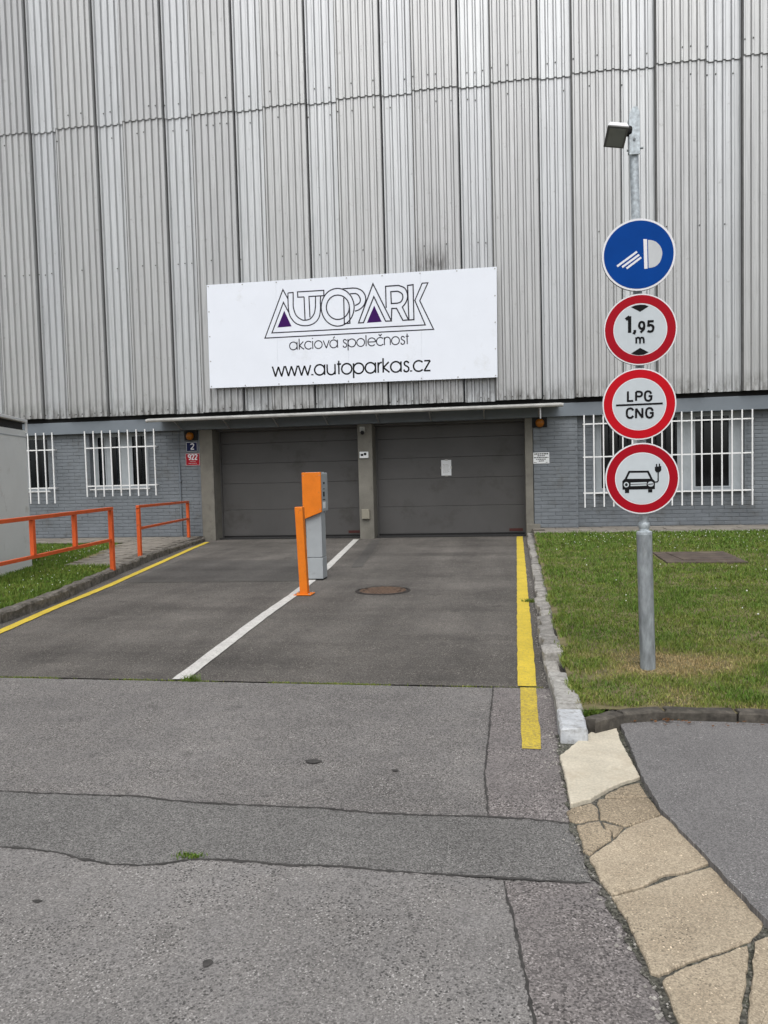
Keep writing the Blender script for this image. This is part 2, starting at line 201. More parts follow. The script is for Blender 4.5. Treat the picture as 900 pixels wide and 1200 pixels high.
def voro(t, vec, scale, feature='F1', out='Distance'):
    n = nn(t, 'ShaderNodeTexVoronoi', Scale=scale, feature=feature); t.links.new(vec, n.inputs['Vector']); return n.outputs[out]
def bumpn(t, p, h, strength=.3, dist=.005):
    b = nn(t, 'ShaderNodeBump', Strength=strength, Distance=dist); t.links.new(h, b.inputs['Height']); t.links.new(b.outputs[0], p.inputs['Normal'])
def sc(c, k): return tuple(min(1, x*k) for x in c)
def pm(name, col, rough=.6, metal=0., var=.1, scale=6., bump=0., bscale=60., dirt=None, dirt_amt=.0, dscale=2.5, stretch=(1,1,1), fine=0., spec=.32, rnd=0.):
    mt, t, p = nodes(name); v = coords(t, stretch)
    c = mix(t, ramp(t, noise(t, v, scale, 5), .3, .7), sc(col, 1-var), sc(col, 1+var))
    if fine: c = mix(t, ramp(t, noise(t, v, bscale, 3), .35, .65), mix(t, 1., c, (1-fine,)*3, 'MULTIPLY'), c)
    if dirt: c = mix(t, ramp(t, noise(t, v, dscale, 8, .7), .62-.25*dirt_amt, .72), c, dirt)
    if rnd: c = mix(t, 1., c, ramp(t, nn(t, 'ShaderNodeObjectInfo').outputs['Random'], 0, 1, (1-rnd,)*3+(1,), (1+rnd,)*3+(1,)), 'MULTIPLY')
    t.links.new(c, p.inputs['Base Color']); p.inputs['Metallic'].default_value = metal; p.inputs['Specular IOR Level'].default_value = spec
    rr = nn(t, 'ShaderNodeMapRange'); t.links.new(noise(t, v, scale*2.3, 3), rr.inputs[0])
    rr.inputs[3].default_value = max(.05, rough-.08); rr.inputs[4].default_value = min(1, rough+.1); t.links.new(rr.outputs[0], p.inputs['Roughness'])
    if bump: bumpn(t, p, noise(t, v, bscale, 4), bump, .004)
    return mt

def asphalt(name, col, grain=120., contrast=.5, pits=.5, pit_scale=45., blotch=.12, tint=(1.035, .99, .97), light_stones=.15, bump=.5, tracks=0., stains=.0):
    mt, t, p = nodes(name); v = coords(t)
    v3 = coords(t, (1, 1, 0))
    n1 = noise(t, v3, .9, 6, .62); n2 = noise(t, v3, 4.5, 6, .65)
    base = mix(t, ramp(t, n1, .3, .7), sc(col, 1-blotch), sc(col, 1+blotch))
    base = mix(t, ramp(t, n2, .35, .68), base, mix(t, 1., base, sc(tint, 1.), 'MULTIPLY'))
    if tracks:      # tyre wear: long soft bands along the direction of travel, broken by cross bands
        tr = noise(t, coords(t, (1, .10, 0)), 1.5, 4, .55); cr = noise(t, coords(t, (.18, 1, 0)), 1.1, 5, .6)
        base = mix(t, ramp(t, tr, .40, .64), base, mix(t, 1., base, (1-tracks,)*3, 'MULTIPLY'))
        base = mix(t, ramp(t, cr, .48, .66), base, mix(t, 1., base, (1-tracks*.8,)*3, 'MULTIPLY'))
    if stains:      # oil drips
        dr = noise(t, v3, 3.6, 3, .5)
        base = mix(t, ramp(t, dr, .64, .72), base, mix(t, 1., base, (1-stains,)*3, 'MULTIPLY'))
    vc = nn(t, 'ShaderNodeTexVoronoi', Scale=grain); t.links.new(v3, vc.inputs['Vector'])
    sep = nn(t, 'ShaderNodeSeparateColor'); t.links.new(vc.outputs['Color'], sep.inputs[0])
    stone = ramp(t, sep.outputs[0], 0, 1, ((1-contrast,)*3)+(1,), ((1+contrast*.75,)*3)+(1,))
    base = mix(t, 1., base, stone, 'MULTIPLY')
    # pale stones
    lt = ramp(t, sep.outputs[1], 1-light_stones*.5, 1-light_stones*.5+.02)
    base = mix(t, mix(t, 1., lt, ramp(t, n2, .35, .6), 'MULTIPLY'), base, sc(col, 2.1))
    # pits between the stones
    v2 = nn(t, 'ShaderNodeTexVoronoi', Scale=pit_scale); t.links.new(v3, v2.inputs['Vector'])
    s2 = nn(t, 'ShaderNodeSeparateColor'); t.links.new(v2.outputs['Color'], s2.inputs[0])
    dn = nn(t, 'ShaderNodeMath', operation='ADD'); t.links.new(v2.outputs['Distance'], dn.inputs[0])
    mm = nn(t, 'ShaderNodeMath', operation='MULTIPLY'); t.links.new(noise(t, v3, pit_scale*2.2, 2), mm.inputs[0]); mm.inputs[1].default_value = .5
    t.links.new(mm.outputs[0], dn.inputs[1])
    hole = ramp(t, dn.outputs[0], .53, .60, (1,1,1,1), (0,0,0,1))
    zone = ramp(t, noise(t, v3, 2.2, 5, .65), .62-.3*pits, .75-.2*pits)
    pick = ramp(t, s2.outputs[0], 1-pits*.85, 1-pits*.85+.03)
    pit = mix(t, 1., mix(t, 1., hole, pick, 'MULTIPLY'), zone, 'MULTIPLY')
    base = mix(t, pit, base, sc(col, .33))
    t.links.new(base, p.inputs['Base Color'])
    p.inputs['Roughness'].default_value = .88; p.inputs['Specular IOR Level'].default_value = .3
    h = nn(t, 'ShaderNodeMath', operation='SUBTRACT'); t.links.new(sep.outputs[2], h.inputs[0]); t.links.new(pit, h.inputs[1])
    bumpn(t, p, h.outputs[0], bump, .004)
    return mt

def cladding_mat(name, col):
    mt, t, p = nodes(name)
    oi = nn(t, 'ShaderNodeObjectInfo')
    vs = coords(t, (6, 6, .35)); vf = coords(t, (40, 40, 1.2)); v = coords(t)
    c = mix(t, ramp(t, noise(t, vs, 1.2, 6, .65), .3, .7), sc(col, .88), sc(col, 1.08))
    c = mix(t, ramp(t, noise(t, vf, 1., 4), .45, .75), c, sc(col, .8))
    c = mix(t, 1., c, ramp(t, oi.outputs['Random'], 0, 1, (.96,.96,.965,1), (1.03,1.03,1.025,1)), 'MULTIPLY')
    # grime that gathers near the lower edge and in spots
    g = mix(t, ramp(t, noise(t, v, 5.5, 8, .75), .6, .74), (0,0,0), (1,1,1))
    c = mix(t, mix(t, .55, (0,0,0), g), c, (.16,.15,.135))
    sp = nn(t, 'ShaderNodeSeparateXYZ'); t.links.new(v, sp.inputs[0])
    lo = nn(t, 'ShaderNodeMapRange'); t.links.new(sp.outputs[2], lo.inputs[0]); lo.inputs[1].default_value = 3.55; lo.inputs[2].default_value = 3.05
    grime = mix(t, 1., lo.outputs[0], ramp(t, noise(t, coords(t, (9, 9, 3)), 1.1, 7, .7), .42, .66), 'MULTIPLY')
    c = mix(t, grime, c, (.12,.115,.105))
    def win(out, a, b, c_, d_):
        q = nn(t, 'ShaderNodeMapRange'); t.links.new(out, q.inputs[0]); q.inputs[1].default_value = a; q.inputs[2].default_value = b
        r = nn(t, 'ShaderNodeMapRange'); t.links.new(out, r.inputs[0]); r.inputs[1].default_value = d_; r.inputs[2].default_value = c_
        mu = nn(t, 'ShaderNodeMath', operation='MULTIPLY'); t.links.new(q.outputs[0], mu.inputs[0]); t.links.new(r.outputs[0], mu.inputs[1]); return mu.outputs[0]
    st = mix(t, 1., mix(t, 1., win(sp.outputs[0], -2.35, -1.95, -1.5, -1.15), win(sp.outputs[2], 5.9, 6.1, 6.25, 6.75), 'MULTIPLY'), ramp(t, noise(t, coords(t, (7, 7, 1.2)), 1.5, 6, .7), .36, .6), 'MULTIPLY')
    c = mix(t, mix(t, .8, (0,0,0), st), c, (.075,.07,.065))
    t.links.new(c, p.inputs['Base Color']); p.inputs['Roughness'].default_value = .42; p.inputs['Metallic'].default_value = .55
    p.inputs['Specular IOR Level'].default_value = .4
    bumpn(t, p, noise(t, coords(t, (3, 3, 1)), 3, 4), .08, .01)
    return mt

M = {}
M['clad_wide'] = cladding_mat('weathered grey sheet', (.50, .507, .505))
M['clad_narrow'] = cladding_mat('weathered pale sheet', (.555, .57, .577))
M['brick'] = pm('grey blue masonry paint', (.168, .187, .205), .55, var=.16, scale=1.3, bump=.12, bscale=90, fine=.14, rnd=.07, dirt=(.11,.115,.115), dirt_amt=.35, dscale=2)
M['beam'] = pm('grey blue beam paint', (.165, .19, .215), .5, var=.1, scale=1.2, bump=.05)
M['pillar'] = pm('olive grey concrete', (.18, .172, .148), .75, var=.2, scale=2, bump=.15, bscale=80, fine=.14, dirt=(.1,.095,.08), dirt_amt=.3)
M['door'] = pm('dark grey coated steel', (.084, .082, .08), .5, var=.1, scale=.8, bump=.05, bscale=3, dirt=(.055,.052,.048), dirt_amt=.25, dscale=1.2)
M['rubber'] = pm('black rubber', (.012, .012, .012), .7)
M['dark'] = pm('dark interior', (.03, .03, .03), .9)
M['white_steel'] = pm('white painted steel', (.78, .79, .79), .4, var=.05, bump=.03, dirt=(.5,.45,.38), dirt_amt=.1)
M['frame'] = pm('grey white window frame', (.36, .39, .41), .4, var=.08)
M['curtain'] = pm('grey curtain', (.25, .28, .3), .9, var=.25, scale=3, stretch=(14, 14, .3))
M['white'] = pm('white banner sheet', (.77, .81, .88), .5, var=.02, scale=1.5, dirt=(.68,.71,.75), dirt_amt=.12, dscale=1.2)
M['signwhite'] = pm('retroreflective white film', (.50, .545, .57), .5, var=.03, scale=20, spec=.2)
M['rimwhite'] = pm('white sign rim', (.72, .72, .74), .45, var=.03)
M['red'] = pm('red sign film', (.33, .003, .012), .5, var=.05, scale=10, spec=.12)
M['red2'] = pm('bright red sign film', (.47, .004, .012), .5, var=.05, scale=10, spec=.12)
M['blue'] = pm('blue sign film', (.0015, .048, .25), .5, var=.08, scale=5, spec=.06)
M['black'] = pm('black print', (.008, .008, .009), .6, spec=.1)
M['print_grey'] = pm('dark grey print', (.026, .024, .034), .6, spec=.1)
M['purple'] = pm('purple print', (.045, .008, .10), .6, spec=.1)
M['greyprint'] = pm('grey film', (.5, .52, .53), .45)
M['galv'] = pm('galvanised steel', (.42, .465, .49), .45, metal=.3, var=.36, scale=34, bump=.08, bscale=70)
M['galv_dark'] = pm('weathered galvanised steel', (.27, .295, .31), .55, metal=.15, var=.34, scale=26, bump=.12, bscale=50, stretch=(1,1,.3), fine=.14, dirt=(.15,.15,.145), dirt_amt=.3, dscale=9)
M['orange'] = pm('orange rail paint', (.62, .105, .025), .45, var=.1, scale=6, bump=.04, dirt=(.3,.08,.03), dirt_amt=.1, dscale=9)
M['orange2'] = pm('orange bollard paint', (.72, .185, .008), .5, var=.1, scale=5, fine=.06, dirt=(.45,.14,.02), dirt_amt=.12, dscale=10)
M['machine'] = pm('grey powder coat', (.33, .355, .37), .5, var=.07, scale=4, bump=.02, dirt=(.25,.255,.25), dirt_amt=.12, dscale=7)
M['plastic'] = pm('off white plastic', (.45, .45, .42), .5)
M['beige'] = pm('beige plastic', (.24, .225, .18), .6)
M['amber'] = pm('amber lens', (.30, .10, .006), .35, var=.25, scale=30)
M['navy'] = pm('navy enamel', (.006, .011, .055), .4, spec=.15)
M['plate_red'] = pm('red enamel', (.36, .008, .02), .4, var=.1, spec=.2)
M['paper'] = pm('white paper', (.72, .74, .75), .8, var=.03)
M['kiosk'] = pm('pale grey kiosk panel', (.74, .77, .76), .5, var=.04, scale=1.5, dirt=(.55,.56,.53), dirt_amt=.12)
M['kioskroof'] = pm('white roof edge', (.75, .77, .77), .4, var=.04)
M['canopy'] = pm('dusty canopy sheet', (.22, .22, .21), .5, var=.15, scale=3, dirt=(.13,.13,.12), dirt_amt=.3)
M['rail_white'] = pm('canopy edge rail', (.36, .36, .345), .5, var=.2, scale=5)
M['alu'] = pm('grey aluminium', (.4, .4, .4), .4, metal=.5)
M['rust'] = pm('rusty cast iron', (.115, .075, .052), .8, metal=.1, var=.4, scale=25, bump=.3, bscale=90)
M['cast_iron'] = pm('dark cast iron', (.035, .03, .027), .7, metal=.2, var=.3, scale=20, bump=.2)
M['yellow'] = pm('yellow road paint', (.68, .515, .055), .75, var=.12, scale=4, dirt=(.22,.18,.09), dirt_amt=.42, dscale=60, bump=.25, bscale=160, fine=.25)
M['yellow_worn'] = pm('worn yellow road paint', (.62, .47, .055), .8, var=.14, scale=4, dirt=(.15,.13,.08), dirt_amt=.72, dscale=70, bump=.3, bscale=160, fine=.28)
M['white_paint'] = pm('white road paint', (.60, .59, .56), .7, var=.12, scale=5, dirt=(.2,.19,.18), dirt_amt=.42, dscale=55, bump=.2, bscale=160, fine=.18)
M['street'] = asphalt('worn street asphalt', (.178, .170, .164), grain=190, contrast=.62, pits=.75, pit_scale=80, light_stones=.2, blotch=.19, stains=.24, tracks=.08)
M['street_fine'] = asphalt('patched strip asphalt', (.15, .146, .14), grain=200, contrast=.6, pits=.45, pit_scale=80, light_stones=.14, tint=(1, 1, 1), blotch=.17, stains=.2)
M['street_pit'] = asphalt('pitted street asphalt', (.205, .197, .191), grain=200, contrast=.38, pits=1.0, pit_scale=72, light_stones=.14, blotch=.19, stains=.22)
M['street_coarse'] = asphalt('coarse reddish asphalt', (.172, .158, .154), grain=165, contrast=.5, pits=.9, pit_scale=70, light_stones=.3, bump=.6, stains=.2, blotch=.17)
M['drive'] = asphalt('driveway asphalt', (.124, .115, .105), grain=150, contrast=.5, pits=.4, pit_scale=70, blotch=.28, light_stones=.18, tracks=.32, stains=.3)
M['drive_patch'] = asphalt('newer driveway patch', (.098, .093, .087), grain=150, contrast=.4, pits=.15, blotch=.22, light_stones=.06, tracks=.25, stains=.22)
M['walk'] = asphalt('smooth footway asphalt', (.166, .161, .159), grain=230, contrast=.42, pits=.3, pit_scale=90, blotch=.13, light_stones=.14, tint=(1, 1, 1.01), bump=.3, stains=.15)
M['tar'] = pm('tar joint', (.058, .055, .052), .75, var=.35, scale=14, bump=.3, bscale=60, fine=.25)
M['soil'] = pm('dark soil', (.06, .052, .042), .95, var=.4, scale=14, bump=.6, bscale=60)
M['slab'] = asphalt('tan exposed concrete', (.40, .338, .25), grain=210, contrast=.32, pits=.6, pit_scale=85, blotch=.2, light_stones=.05, tint=(.85, .83, .81), bump=.35, stains=.28)
M['slab_new'] = pm('cream cement slab', (.58, .53, .425), .9, var=.12, scale=4, bump=.5, bscale=90, fine=.2, dirt=(.42,.36,.27), dirt_amt=.4, dscale=5)
M['granite'] = pm('granite kerb', (.34, .325, .30), .85, var=.3, scale=10, bump=.8, bscale=50, fine=.35, dirt=(.15,.14,.12), dirt_amt=.4, dscale=7, rnd=.2)
M['kerb_white'] = pm('worn white kerb paint', (.40, .39, .365), .85, var=.25, scale=10, bump=.7, bscale=60, fine=.25, dirt=(.15,.14,.12), dirt_amt=.55, dscale=18)
M['kerb_tip'] = pm('fresh white kerb paint', (.50, .52, .54), .75, var=.14, scale=12, bump=.5, bscale=60, fine=.18, dirt=(.2,.19,.17), dirt_amt=.45, dscale=22)
M['kerb_dark'] = pm('dark weathered kerb', (.10, .09, .076), .9, var=.45, scale=9, bump=.9, bscale=35, fine=.4, dirt=(.04,.038,.03), dirt_amt=.5, dscale=5)
M['paver'] = pm('weathered concrete paver', (.235, .215, .185), .9, var=.2, scale=4, bump=.4, bscale=90, fine=.2, dirt=(.14,.125,.1), dirt_amt=.3, rnd=.14)
M['cover_slab'] = pm('brown weathered slab', (.105, .082, .068), .9, var=.3, scale=6, bump=.5, bscale=70, fine=.3, dirt=(.17,.14,.1), dirt_amt=.3)
M['lawn_soil'] = pm('lawn thatch', (.15, .13, .065), .95, var=.4, scale=9, bump=.5, bscale=40, dirt=(.07,.055,.03), dirt_amt=.35, dscale=6)
M['kerb_left'] = pm('rough dark stone kerb', (.185, .17, .148), .92, var=.4, scale=9, bump=.9, bscale=30, fine=.4, dirt=(.055,.05,.042), dirt_amt=.5, dscale=6)
M['slab_old'] = asphalt('stained brown concrete', (.32, .265, .19), grain=190, contrast=.38, pits=.8, pit_scale=75, blotch=.28, light_stones=.08, tint=(.8, .78, .76), bump=.45, stains=.35)
M['crumble'] = asphalt('crumbling mossy edge', (.095, .09, .08), grain=120, contrast=.6, pits=.9, pit_scale=60, blotch=.4, light_stones=.35, tint=(.85, .95, .75), bump=.8)
M['shade_strip'] = pm('dark shade strip', (.13, .13, .128), .7, var=.2)  # colour of the painted shadow line beside the wide sheets
M['leaf'] = pm('dry leaf', (.13, .06, .025), .8, var=.4, scale=30)
M['flower'] = pm('white clover', (.7, .72, .66), .8)

def glass():
    mt, t, p = nodes('window glass'); o = t.nodes['Material Output']
    gl = nn(t, 'ShaderNodeBsdfGlossy', Roughness=.03); gl.inputs[0].default_value = (.9, .95, 1, 1)
    tr = nn(t, 'ShaderNodeBsdfTransparent'); tr.inputs[0].default_value = (.55, .58, .6, 1)
    fr = nn(t, 'ShaderNodeFresnel', IOR=1.5); mx = nn(t, 'ShaderNodeMixShader')
    t.links.new(fr.outputs[0], mx.inputs[0]); t.links.new(tr.outputs[0], mx.inputs[1]); t.links.new(gl.outputs[0], mx.inputs[2])
    t.links.new(mx.outputs[0], o.inputs[0]); return mt
M['glass'] = glass()
def grass_mat():
    mt, t, p = nodes('grass blades'); a = nn(t, 'ShaderNodeAttribute', attribute_name='col')
    t.links.new(a.outputs['Color'], p.inputs['Base Color']); p.inputs['Roughness'].default_value = .6; p.inputs['Specular IOR Level'].default_value = .25
    return mt
M['grass'] = grass_mat()
# ================================================================== GROUND
def sheet(name, mat, pts, z, thick=.0, parent=None, jag=0., step=.05):
    P = [Vector(p) for p in pts]
    if jag:
        Q = []
        for i in range(len(P)):
            a, b = P[i], P[(i+1) % len(P)]; n = max(1, int((b-a).length/step)); nrm = Vector((-(b-a).y, (b-a).x)).normalized() if (b-a).length else Vector((0, 0))
            for k in range(n): Q.append(a.lerp(b, k/n) + nrm*random.uniform(-jag, jag))
        P = Q
    mb = MB()
    if thick: mb.prism([tuple(p) for p in P], 'z', z-thick, z)
    else:
        from mathutils.geometry import tessellate_polygon
        tri = tessellate_polygon([[Vector((p.x, p.y, 0)) for p in P]])
        mb.add([(p.x, p.y, z) for p in P], tri)
    o = mb.build(name, mat, parent, fixn=bool(thick))
    if not thick:
        me = o.data; fl = [p.index for p in me.polygons if p.normal.z < 0]
        if fl:
            import bmesh
            bm = bmesh.new(); bm.from_mesh(me); bm.faces.ensure_lookup_table()
            bmesh.ops.reverse_faces(bm, faces=[bm.faces[i] for i in fl]); bm.to_mesh(me); bm.free()
    if parent is None: o['kind'] = 'structure'
    return o

sheet('ground', M['soil'], [(-400, -400), (400, -400), (400, 400), (-400, 400)], -.05)
sheet('road', M['street'], [(-60, -60), (60, -60), (60, 5.445), (-60, 5.445)], 0)
sheet('driveway', M['drive'], [(-9.0, 5.475), (.42, 5.475), (.5, 18.3), (-9.0, 18.3)], 0)
sheet('road_patch', M['street_fine'], [(-40, 2.866)] + CRACK_B + CRACK_A[::-1] + [(-40, 3.402)], .004)
RE_low = [p for p in ROADEDGE if p[1] < 2.86]
sheet('road_patch', M['street_pit'], [(-40, 2.862)] + [p for p in CRACK_B if p[0] < -.06] + CRACK_D + [(.2, 0), (.2, -6), (-40, -6)], .004)
sheet('road_patch', M['street_coarse'], CRACK_D[::-1] + [(.264, 2.866)] + RE_low + [(.6, 1.0), (1.2, -6), (.21, -6), (.21, 0)], .004)
sheet('road_patch', M['street_coarse'], CRACK_C[::-1] + [(.36, 5.44), (.36, 4.5)] + [p for p in ROADEDGE if p[1] > 3.36] + [(.225, 3.36), (.05, 3.383)], .004)
sheet('driveway_patch', M['drive_patch'], [(-6.15, 13.5), (-3.25, 13.35), (-2.95, 10.75), (-5.75, 10.6)], .004, jag=.015)
sheet('driveway_patch', M['drive_patch'], [(-3.2, 17.3), (-2.98, 17.3), (-2.45, 12.4), (-2.62, 12.2)], .004, jag=.01)

def crack(pts, wd, z, name='tar_joint', jit=.35, mat='tar'):
    P = []
    for a, b in zip(pts[:-1], pts[1:]):
        a, b = Vector(a), Vector(b); n = max(1, int((b-a).length/.012))
        P += [a.lerp(b, k/n) for k in range(n)]
    P.append(Vector(pts[-1]))
    L, Rr = [], []; wl = wr = wd/2
    for i, p in enumerate(P):
        t = (P[min(i+1, len(P)-1)]-P[max(i-1, 0)]).normalized(); nr = Vector((-t.y, t.x))
        wl = .5*wl + .5*wd/2*random.uniform(1-2*jit, 1+2*jit); wr = .5*wr + .5*wd/2*random.uniform(1-2*jit, 1+2*jit)
        L.append(p+nr*max(wl, .001)); Rr.append(p-nr*max(wr, .001))
    mb = MB(); n = len(P)
    mb.add([(p.x, p.y, z) for p in L] + [(p.x, p.y, z) for p in Rr], [(i, n+i, n+i+1, i+1) for i in range(n-1)])
    o = mb.build(name, M[mat], fixn=False); o['kind'] = 'structure'; return o
crack([(-40, 3.40)] + CRACK_A, .014, .0062, jit=.75)
crack([(-40, 2.866)] + CRACK_B, .014, .0062, jit=.75)
crack(CRACK_C, .009, .0062, jit=.8)
crack(CRACK_D, .009, .0062, jit=.8)
# the open joint between street and driveway is real: dark soil a few cm down
sheet('joint_dirt', M['soil'], [(-20, 5.44), (.4, 5.44), (.4, 5.48), (-20, 5.48)], -.014)
# stains pressed into the street
for cx, cy, rx, ry in ((-1.08, 3.94, .045, .028), (-.98, 2.235, .016, .02), (-.62, 3.86, .02, .012), (-1.75, 2.5, .02, .01)):
    sheet('tar_spot', M['tar'], [(cx+rx*math.cos(a)*(1+.2*math.sin(3*a)), cy+ry*math.sin(a)) for a in np.linspace(0, 2*math.pi, 14)[:-1]], .008)

# markings
def line(name, mat, pts, wd, z=.008):
    mb = MB(); P = [Vector(p) for p in pts]; Q = []
    for a, b in zip(P[:-1], P[1:]):
        n = max(1, int((b-a).length/.12)); Q += [a.lerp(b, k/n) for k in range(n)]
    Q.append(P[-1]); L, Rr = [], []
    for i, p in enumerate(Q):
        t = (Q[min(i+1, len(Q)-1)]-Q[max(i-1, 0)]).normalized(); nr = Vector((-t.y, t.x))
        L.append(p+nr*(wd/2+random.uniform(-.004, .004))); Rr.append(p-nr*(wd/2+random.uniform(-.004, .004)))
    n = len(Q)
    mb.add([(p.x, p.y, z) for p in L] + [(p.x, p.y, z) for p in Rr], [(i, n+i, n+i+1, i+1) for i in range(n-1)])
    o = mb.build(name, M[mat], fixn=False); o['kind'] = 'structure'; return o
line('road_marking', 'white_paint', [(-2.535, 5.48), (-2.62, 6.6), (-2.72, 8.0), (-2.80, 9.6), (-3.02, 12.2), (-3.6, 17.5)], .125)
line('road_marking', 'yellow', [(.083, 5.478), (.105, 9.36), (.13, 13), (.155, 17.78)], .135)
line('road_marking', 'yellow_worn', [(.083, 4.235), (.088, 5.44)], .108)
line('road_marking', 'yellow', [(-5.0, 5.5), (-5.27, 7.24), (-5.53, 8.55), (-5.79, 10.2), (-6.33, 12.96), (-6.85, 15.6), (-7.13, 17.2)], .115)

# footway on the right, a raised slab of smooth asphalt
WE = WALKEDGE[::-1]
sheet('pavement', M['walk'], [(1.6, -6), (.95, 1.0)] + WE + [(.60, 4.62), (.9, 4.70), (1.5, 4.70), (14, 4.55), (14, -6)], .04, thick=.06, jag=.004, step=.03)
sheet('gutter_dirt', M['crumble'], [(.5, 1.2)] + [(x-(.03 if y < 3.4 else .004), y) for x, y in ROADEDGE[::-1]] + [(.34, 4.62), (.62, 4.62)] + [(x+.015, y) for x, y in WALKEDGE] + [(1.0, 1.2)], .0085, jag=.016, step=.03)
# tan slabs of the gutter
gut = structure('gutter_slabs', (.45, 3, 0))
for i, P in enumerate(SLABS):
    P = [Vector(p) for p in P]; c = sum(P, Vector((0, 0)))/len(P); P = [p-(p-c).normalized()*(.002 if i < 8 else .004) for p in P]
    Q = []; wob = 0
    for k in range(len(P)):
        a, b = P[k], P[(k+1) % len(P)]; n = max(1, int((b-a).length/.012)); nr = Vector((-(b-a).y, (b-a).x)).normalized()
        for j in range(n):
            wob = .6*wob + random.uniform(-.0024, .0024); Q.append(a.lerp(b, j/n)+nr*wob)
    big = i in (0, 6, 7, 8, 9)
    zt = (.021 if big else .018) + random.uniform(-.003, .003) + (.006 if i == 0 else 0)
    T = [(q.x, q.y) for q in Q]; n = len(T)
    ins = [((q.x-c.x)*(1-.006/max((q-c).length, .02))+c.x, (q.y-c.y)*(1-.006/max((q-c).length, .02))+c.y) for q in Q]
    tx, ty = random.uniform(-.02, .02), random.uniform(-.01, .01)
    hz = lambda p: zt + tx*(p[0]-c.x) + ty*(p[1]-c.y)
    mb = MB(); mb.add([(p[0], p[1], -.01) for p in T] + [(p[0], p[1], hz(p)-.005) for p in T] + [(p[0], p[1], hz(p)) for p in ins] + [(c.x, c.y, zt)],
        [(k, (k+1) % n, n+(k+1) % n, n+k) for k in range(n)] + [(n+k, n+(k+1) % n, 2*n+(k+1) % n, 2*n+k) for k in range(n)] + [(2*n+k, 2*n+(k+1) % n, 3*n) for k in range(n)])
    mb.build('slab', M['slab_new'] if i == 0 else M['slab'] if big else M['slab_old'], gut)

# ------------------------------------------------------------------ kerbs
def rough_block(x0, x1, y0, y1, z0, z1, jit=.006, skew=None, seg=3, rnd=.012):
    """a stone: a box with split edges and an uneven top, optionally following skew(y) sideways"""
    mb = MB(); ny = max(2, seg); sk = skew or (lambda y: 0)
    prof = [(0, 0), (0, .8), (rnd, 1), (1-rnd, 1), (1, .8), (1, 0)]
    W = x1-x0; v = []
    for j in range(ny+1):
        y = y0+(y1-y0)*j/ny
        for k, (u, h) in enumerate(prof):
            uu = {2: min(.35, rnd/W), 3: 1-min(.35, rnd/W)}.get(k, u)
            zz = z0+(z1-z0)*h if k not in (1, 4) else z1-rnd
            yy = y + (rnd if j == 0 and k in (2, 3) else -rnd if j == ny and k in (2, 3) else 0)
            q = 0 if k in (0, 5) else jit
            v.append((x0+W*uu+sk(y)+random.uniform(-q, q), yy+random.uniform(-q, q), zz+random.uniform(-q, q)*.7))
    n = len(prof); f = []
    for j in range(ny):
        for k in range(n-1): f.append((j*n+k, j*n+k+1, (j+1)*n+k+1, (j+1)*n+k))
    f += [tuple(range(n)), tuple(range(ny*n, ny*n+n))[::-1]]
    return mb.add(v, f)
kr = structure('kerb', (.3, 10, 0))
skR = lambda y: .0 if y < 6 else .007*(y-6)
rough_block(.245, .395, 4.33, 4.70, -.02, .095, .004, seg=5).build('kerb_stone', M['kerb_tip'], kr)
rough_block(.248, .405, 4.705, 5.14, -.02, .095, .005, seg=6).build('kerb_stone', M['kerb_white'], kr)
rough_block(.25, .385, 5.15, 5.56, -.02, .09, .006, seg=6, skew=lambda y: -.05*(y-5.15)).build('kerb_stone', M['kerb_white'], kr)
rough_block(.235, .33, 5.58, 6.0, -.02, .07, .007, seg=5, skew=lambda y: -.03*(y-5.5)).build('kerb_stone', M['granite'], kr)
y = 6.1
while y < 17.55:
    ln = random.uniform(.26, .46) if y < 7.2 else random.uniform(.2, .36) if y < 9.5 else random.uniform(.45, .62)
    y1 = min(y+ln, 17.6); off = random.uniform(-.02, .018) - (.02 if 6.5 < y < 7 else 0)
    rough_block(.235+off, (.375 if y < 9.5 else .40)+off+random.uniform(-.01, .02), y, y1, -.02, (.1 if y < 8 else .09)+random.uniform(-.018, .016), .011 if y < 9.5 else .006, skew=skR, seg=3).build('kerb_stone', M['granite'], kr)
    y = y1+(random.uniform(.012, .035) if y < 9.5 else .012)
# kerb between footway and lawn
kl = structure('kerb', (1, 4.65, 0))
segs = [((.42, 4.50), (.60, 4.65)), ((.605, 4.655), (.86, 4.735)), ((.868, 4.736), (1.27, 4.735)), ((1.28, 4.735), (2.25, 4.70)), ((2.26, 4.70), (3.25, 4.67)), ((3.26, 4.67), (4.25, 4.64)), ((4.26, 4.64), (6.2, 4.58))]
for a, b in segs:
    a, b = Vector(a), Vector(b); L = (b-a).length; ang = math.atan2((b-a).y, (b-a).x)
    mb = rough_block(-.045, .045, 0, L, -.02, .1, .005, seg=max(4, int(L/.1)))
    ca, sa = math.cos(ang-math.pi/2), math.sin(ang-math.pi/2)
    mb.v = [(a.x+x*ca-yy*sa, a.y+x*sa+yy*ca, z) for x, yy, z in mb.v]
    mb.build('kerb_stone', M['kerb_dark'], kl)
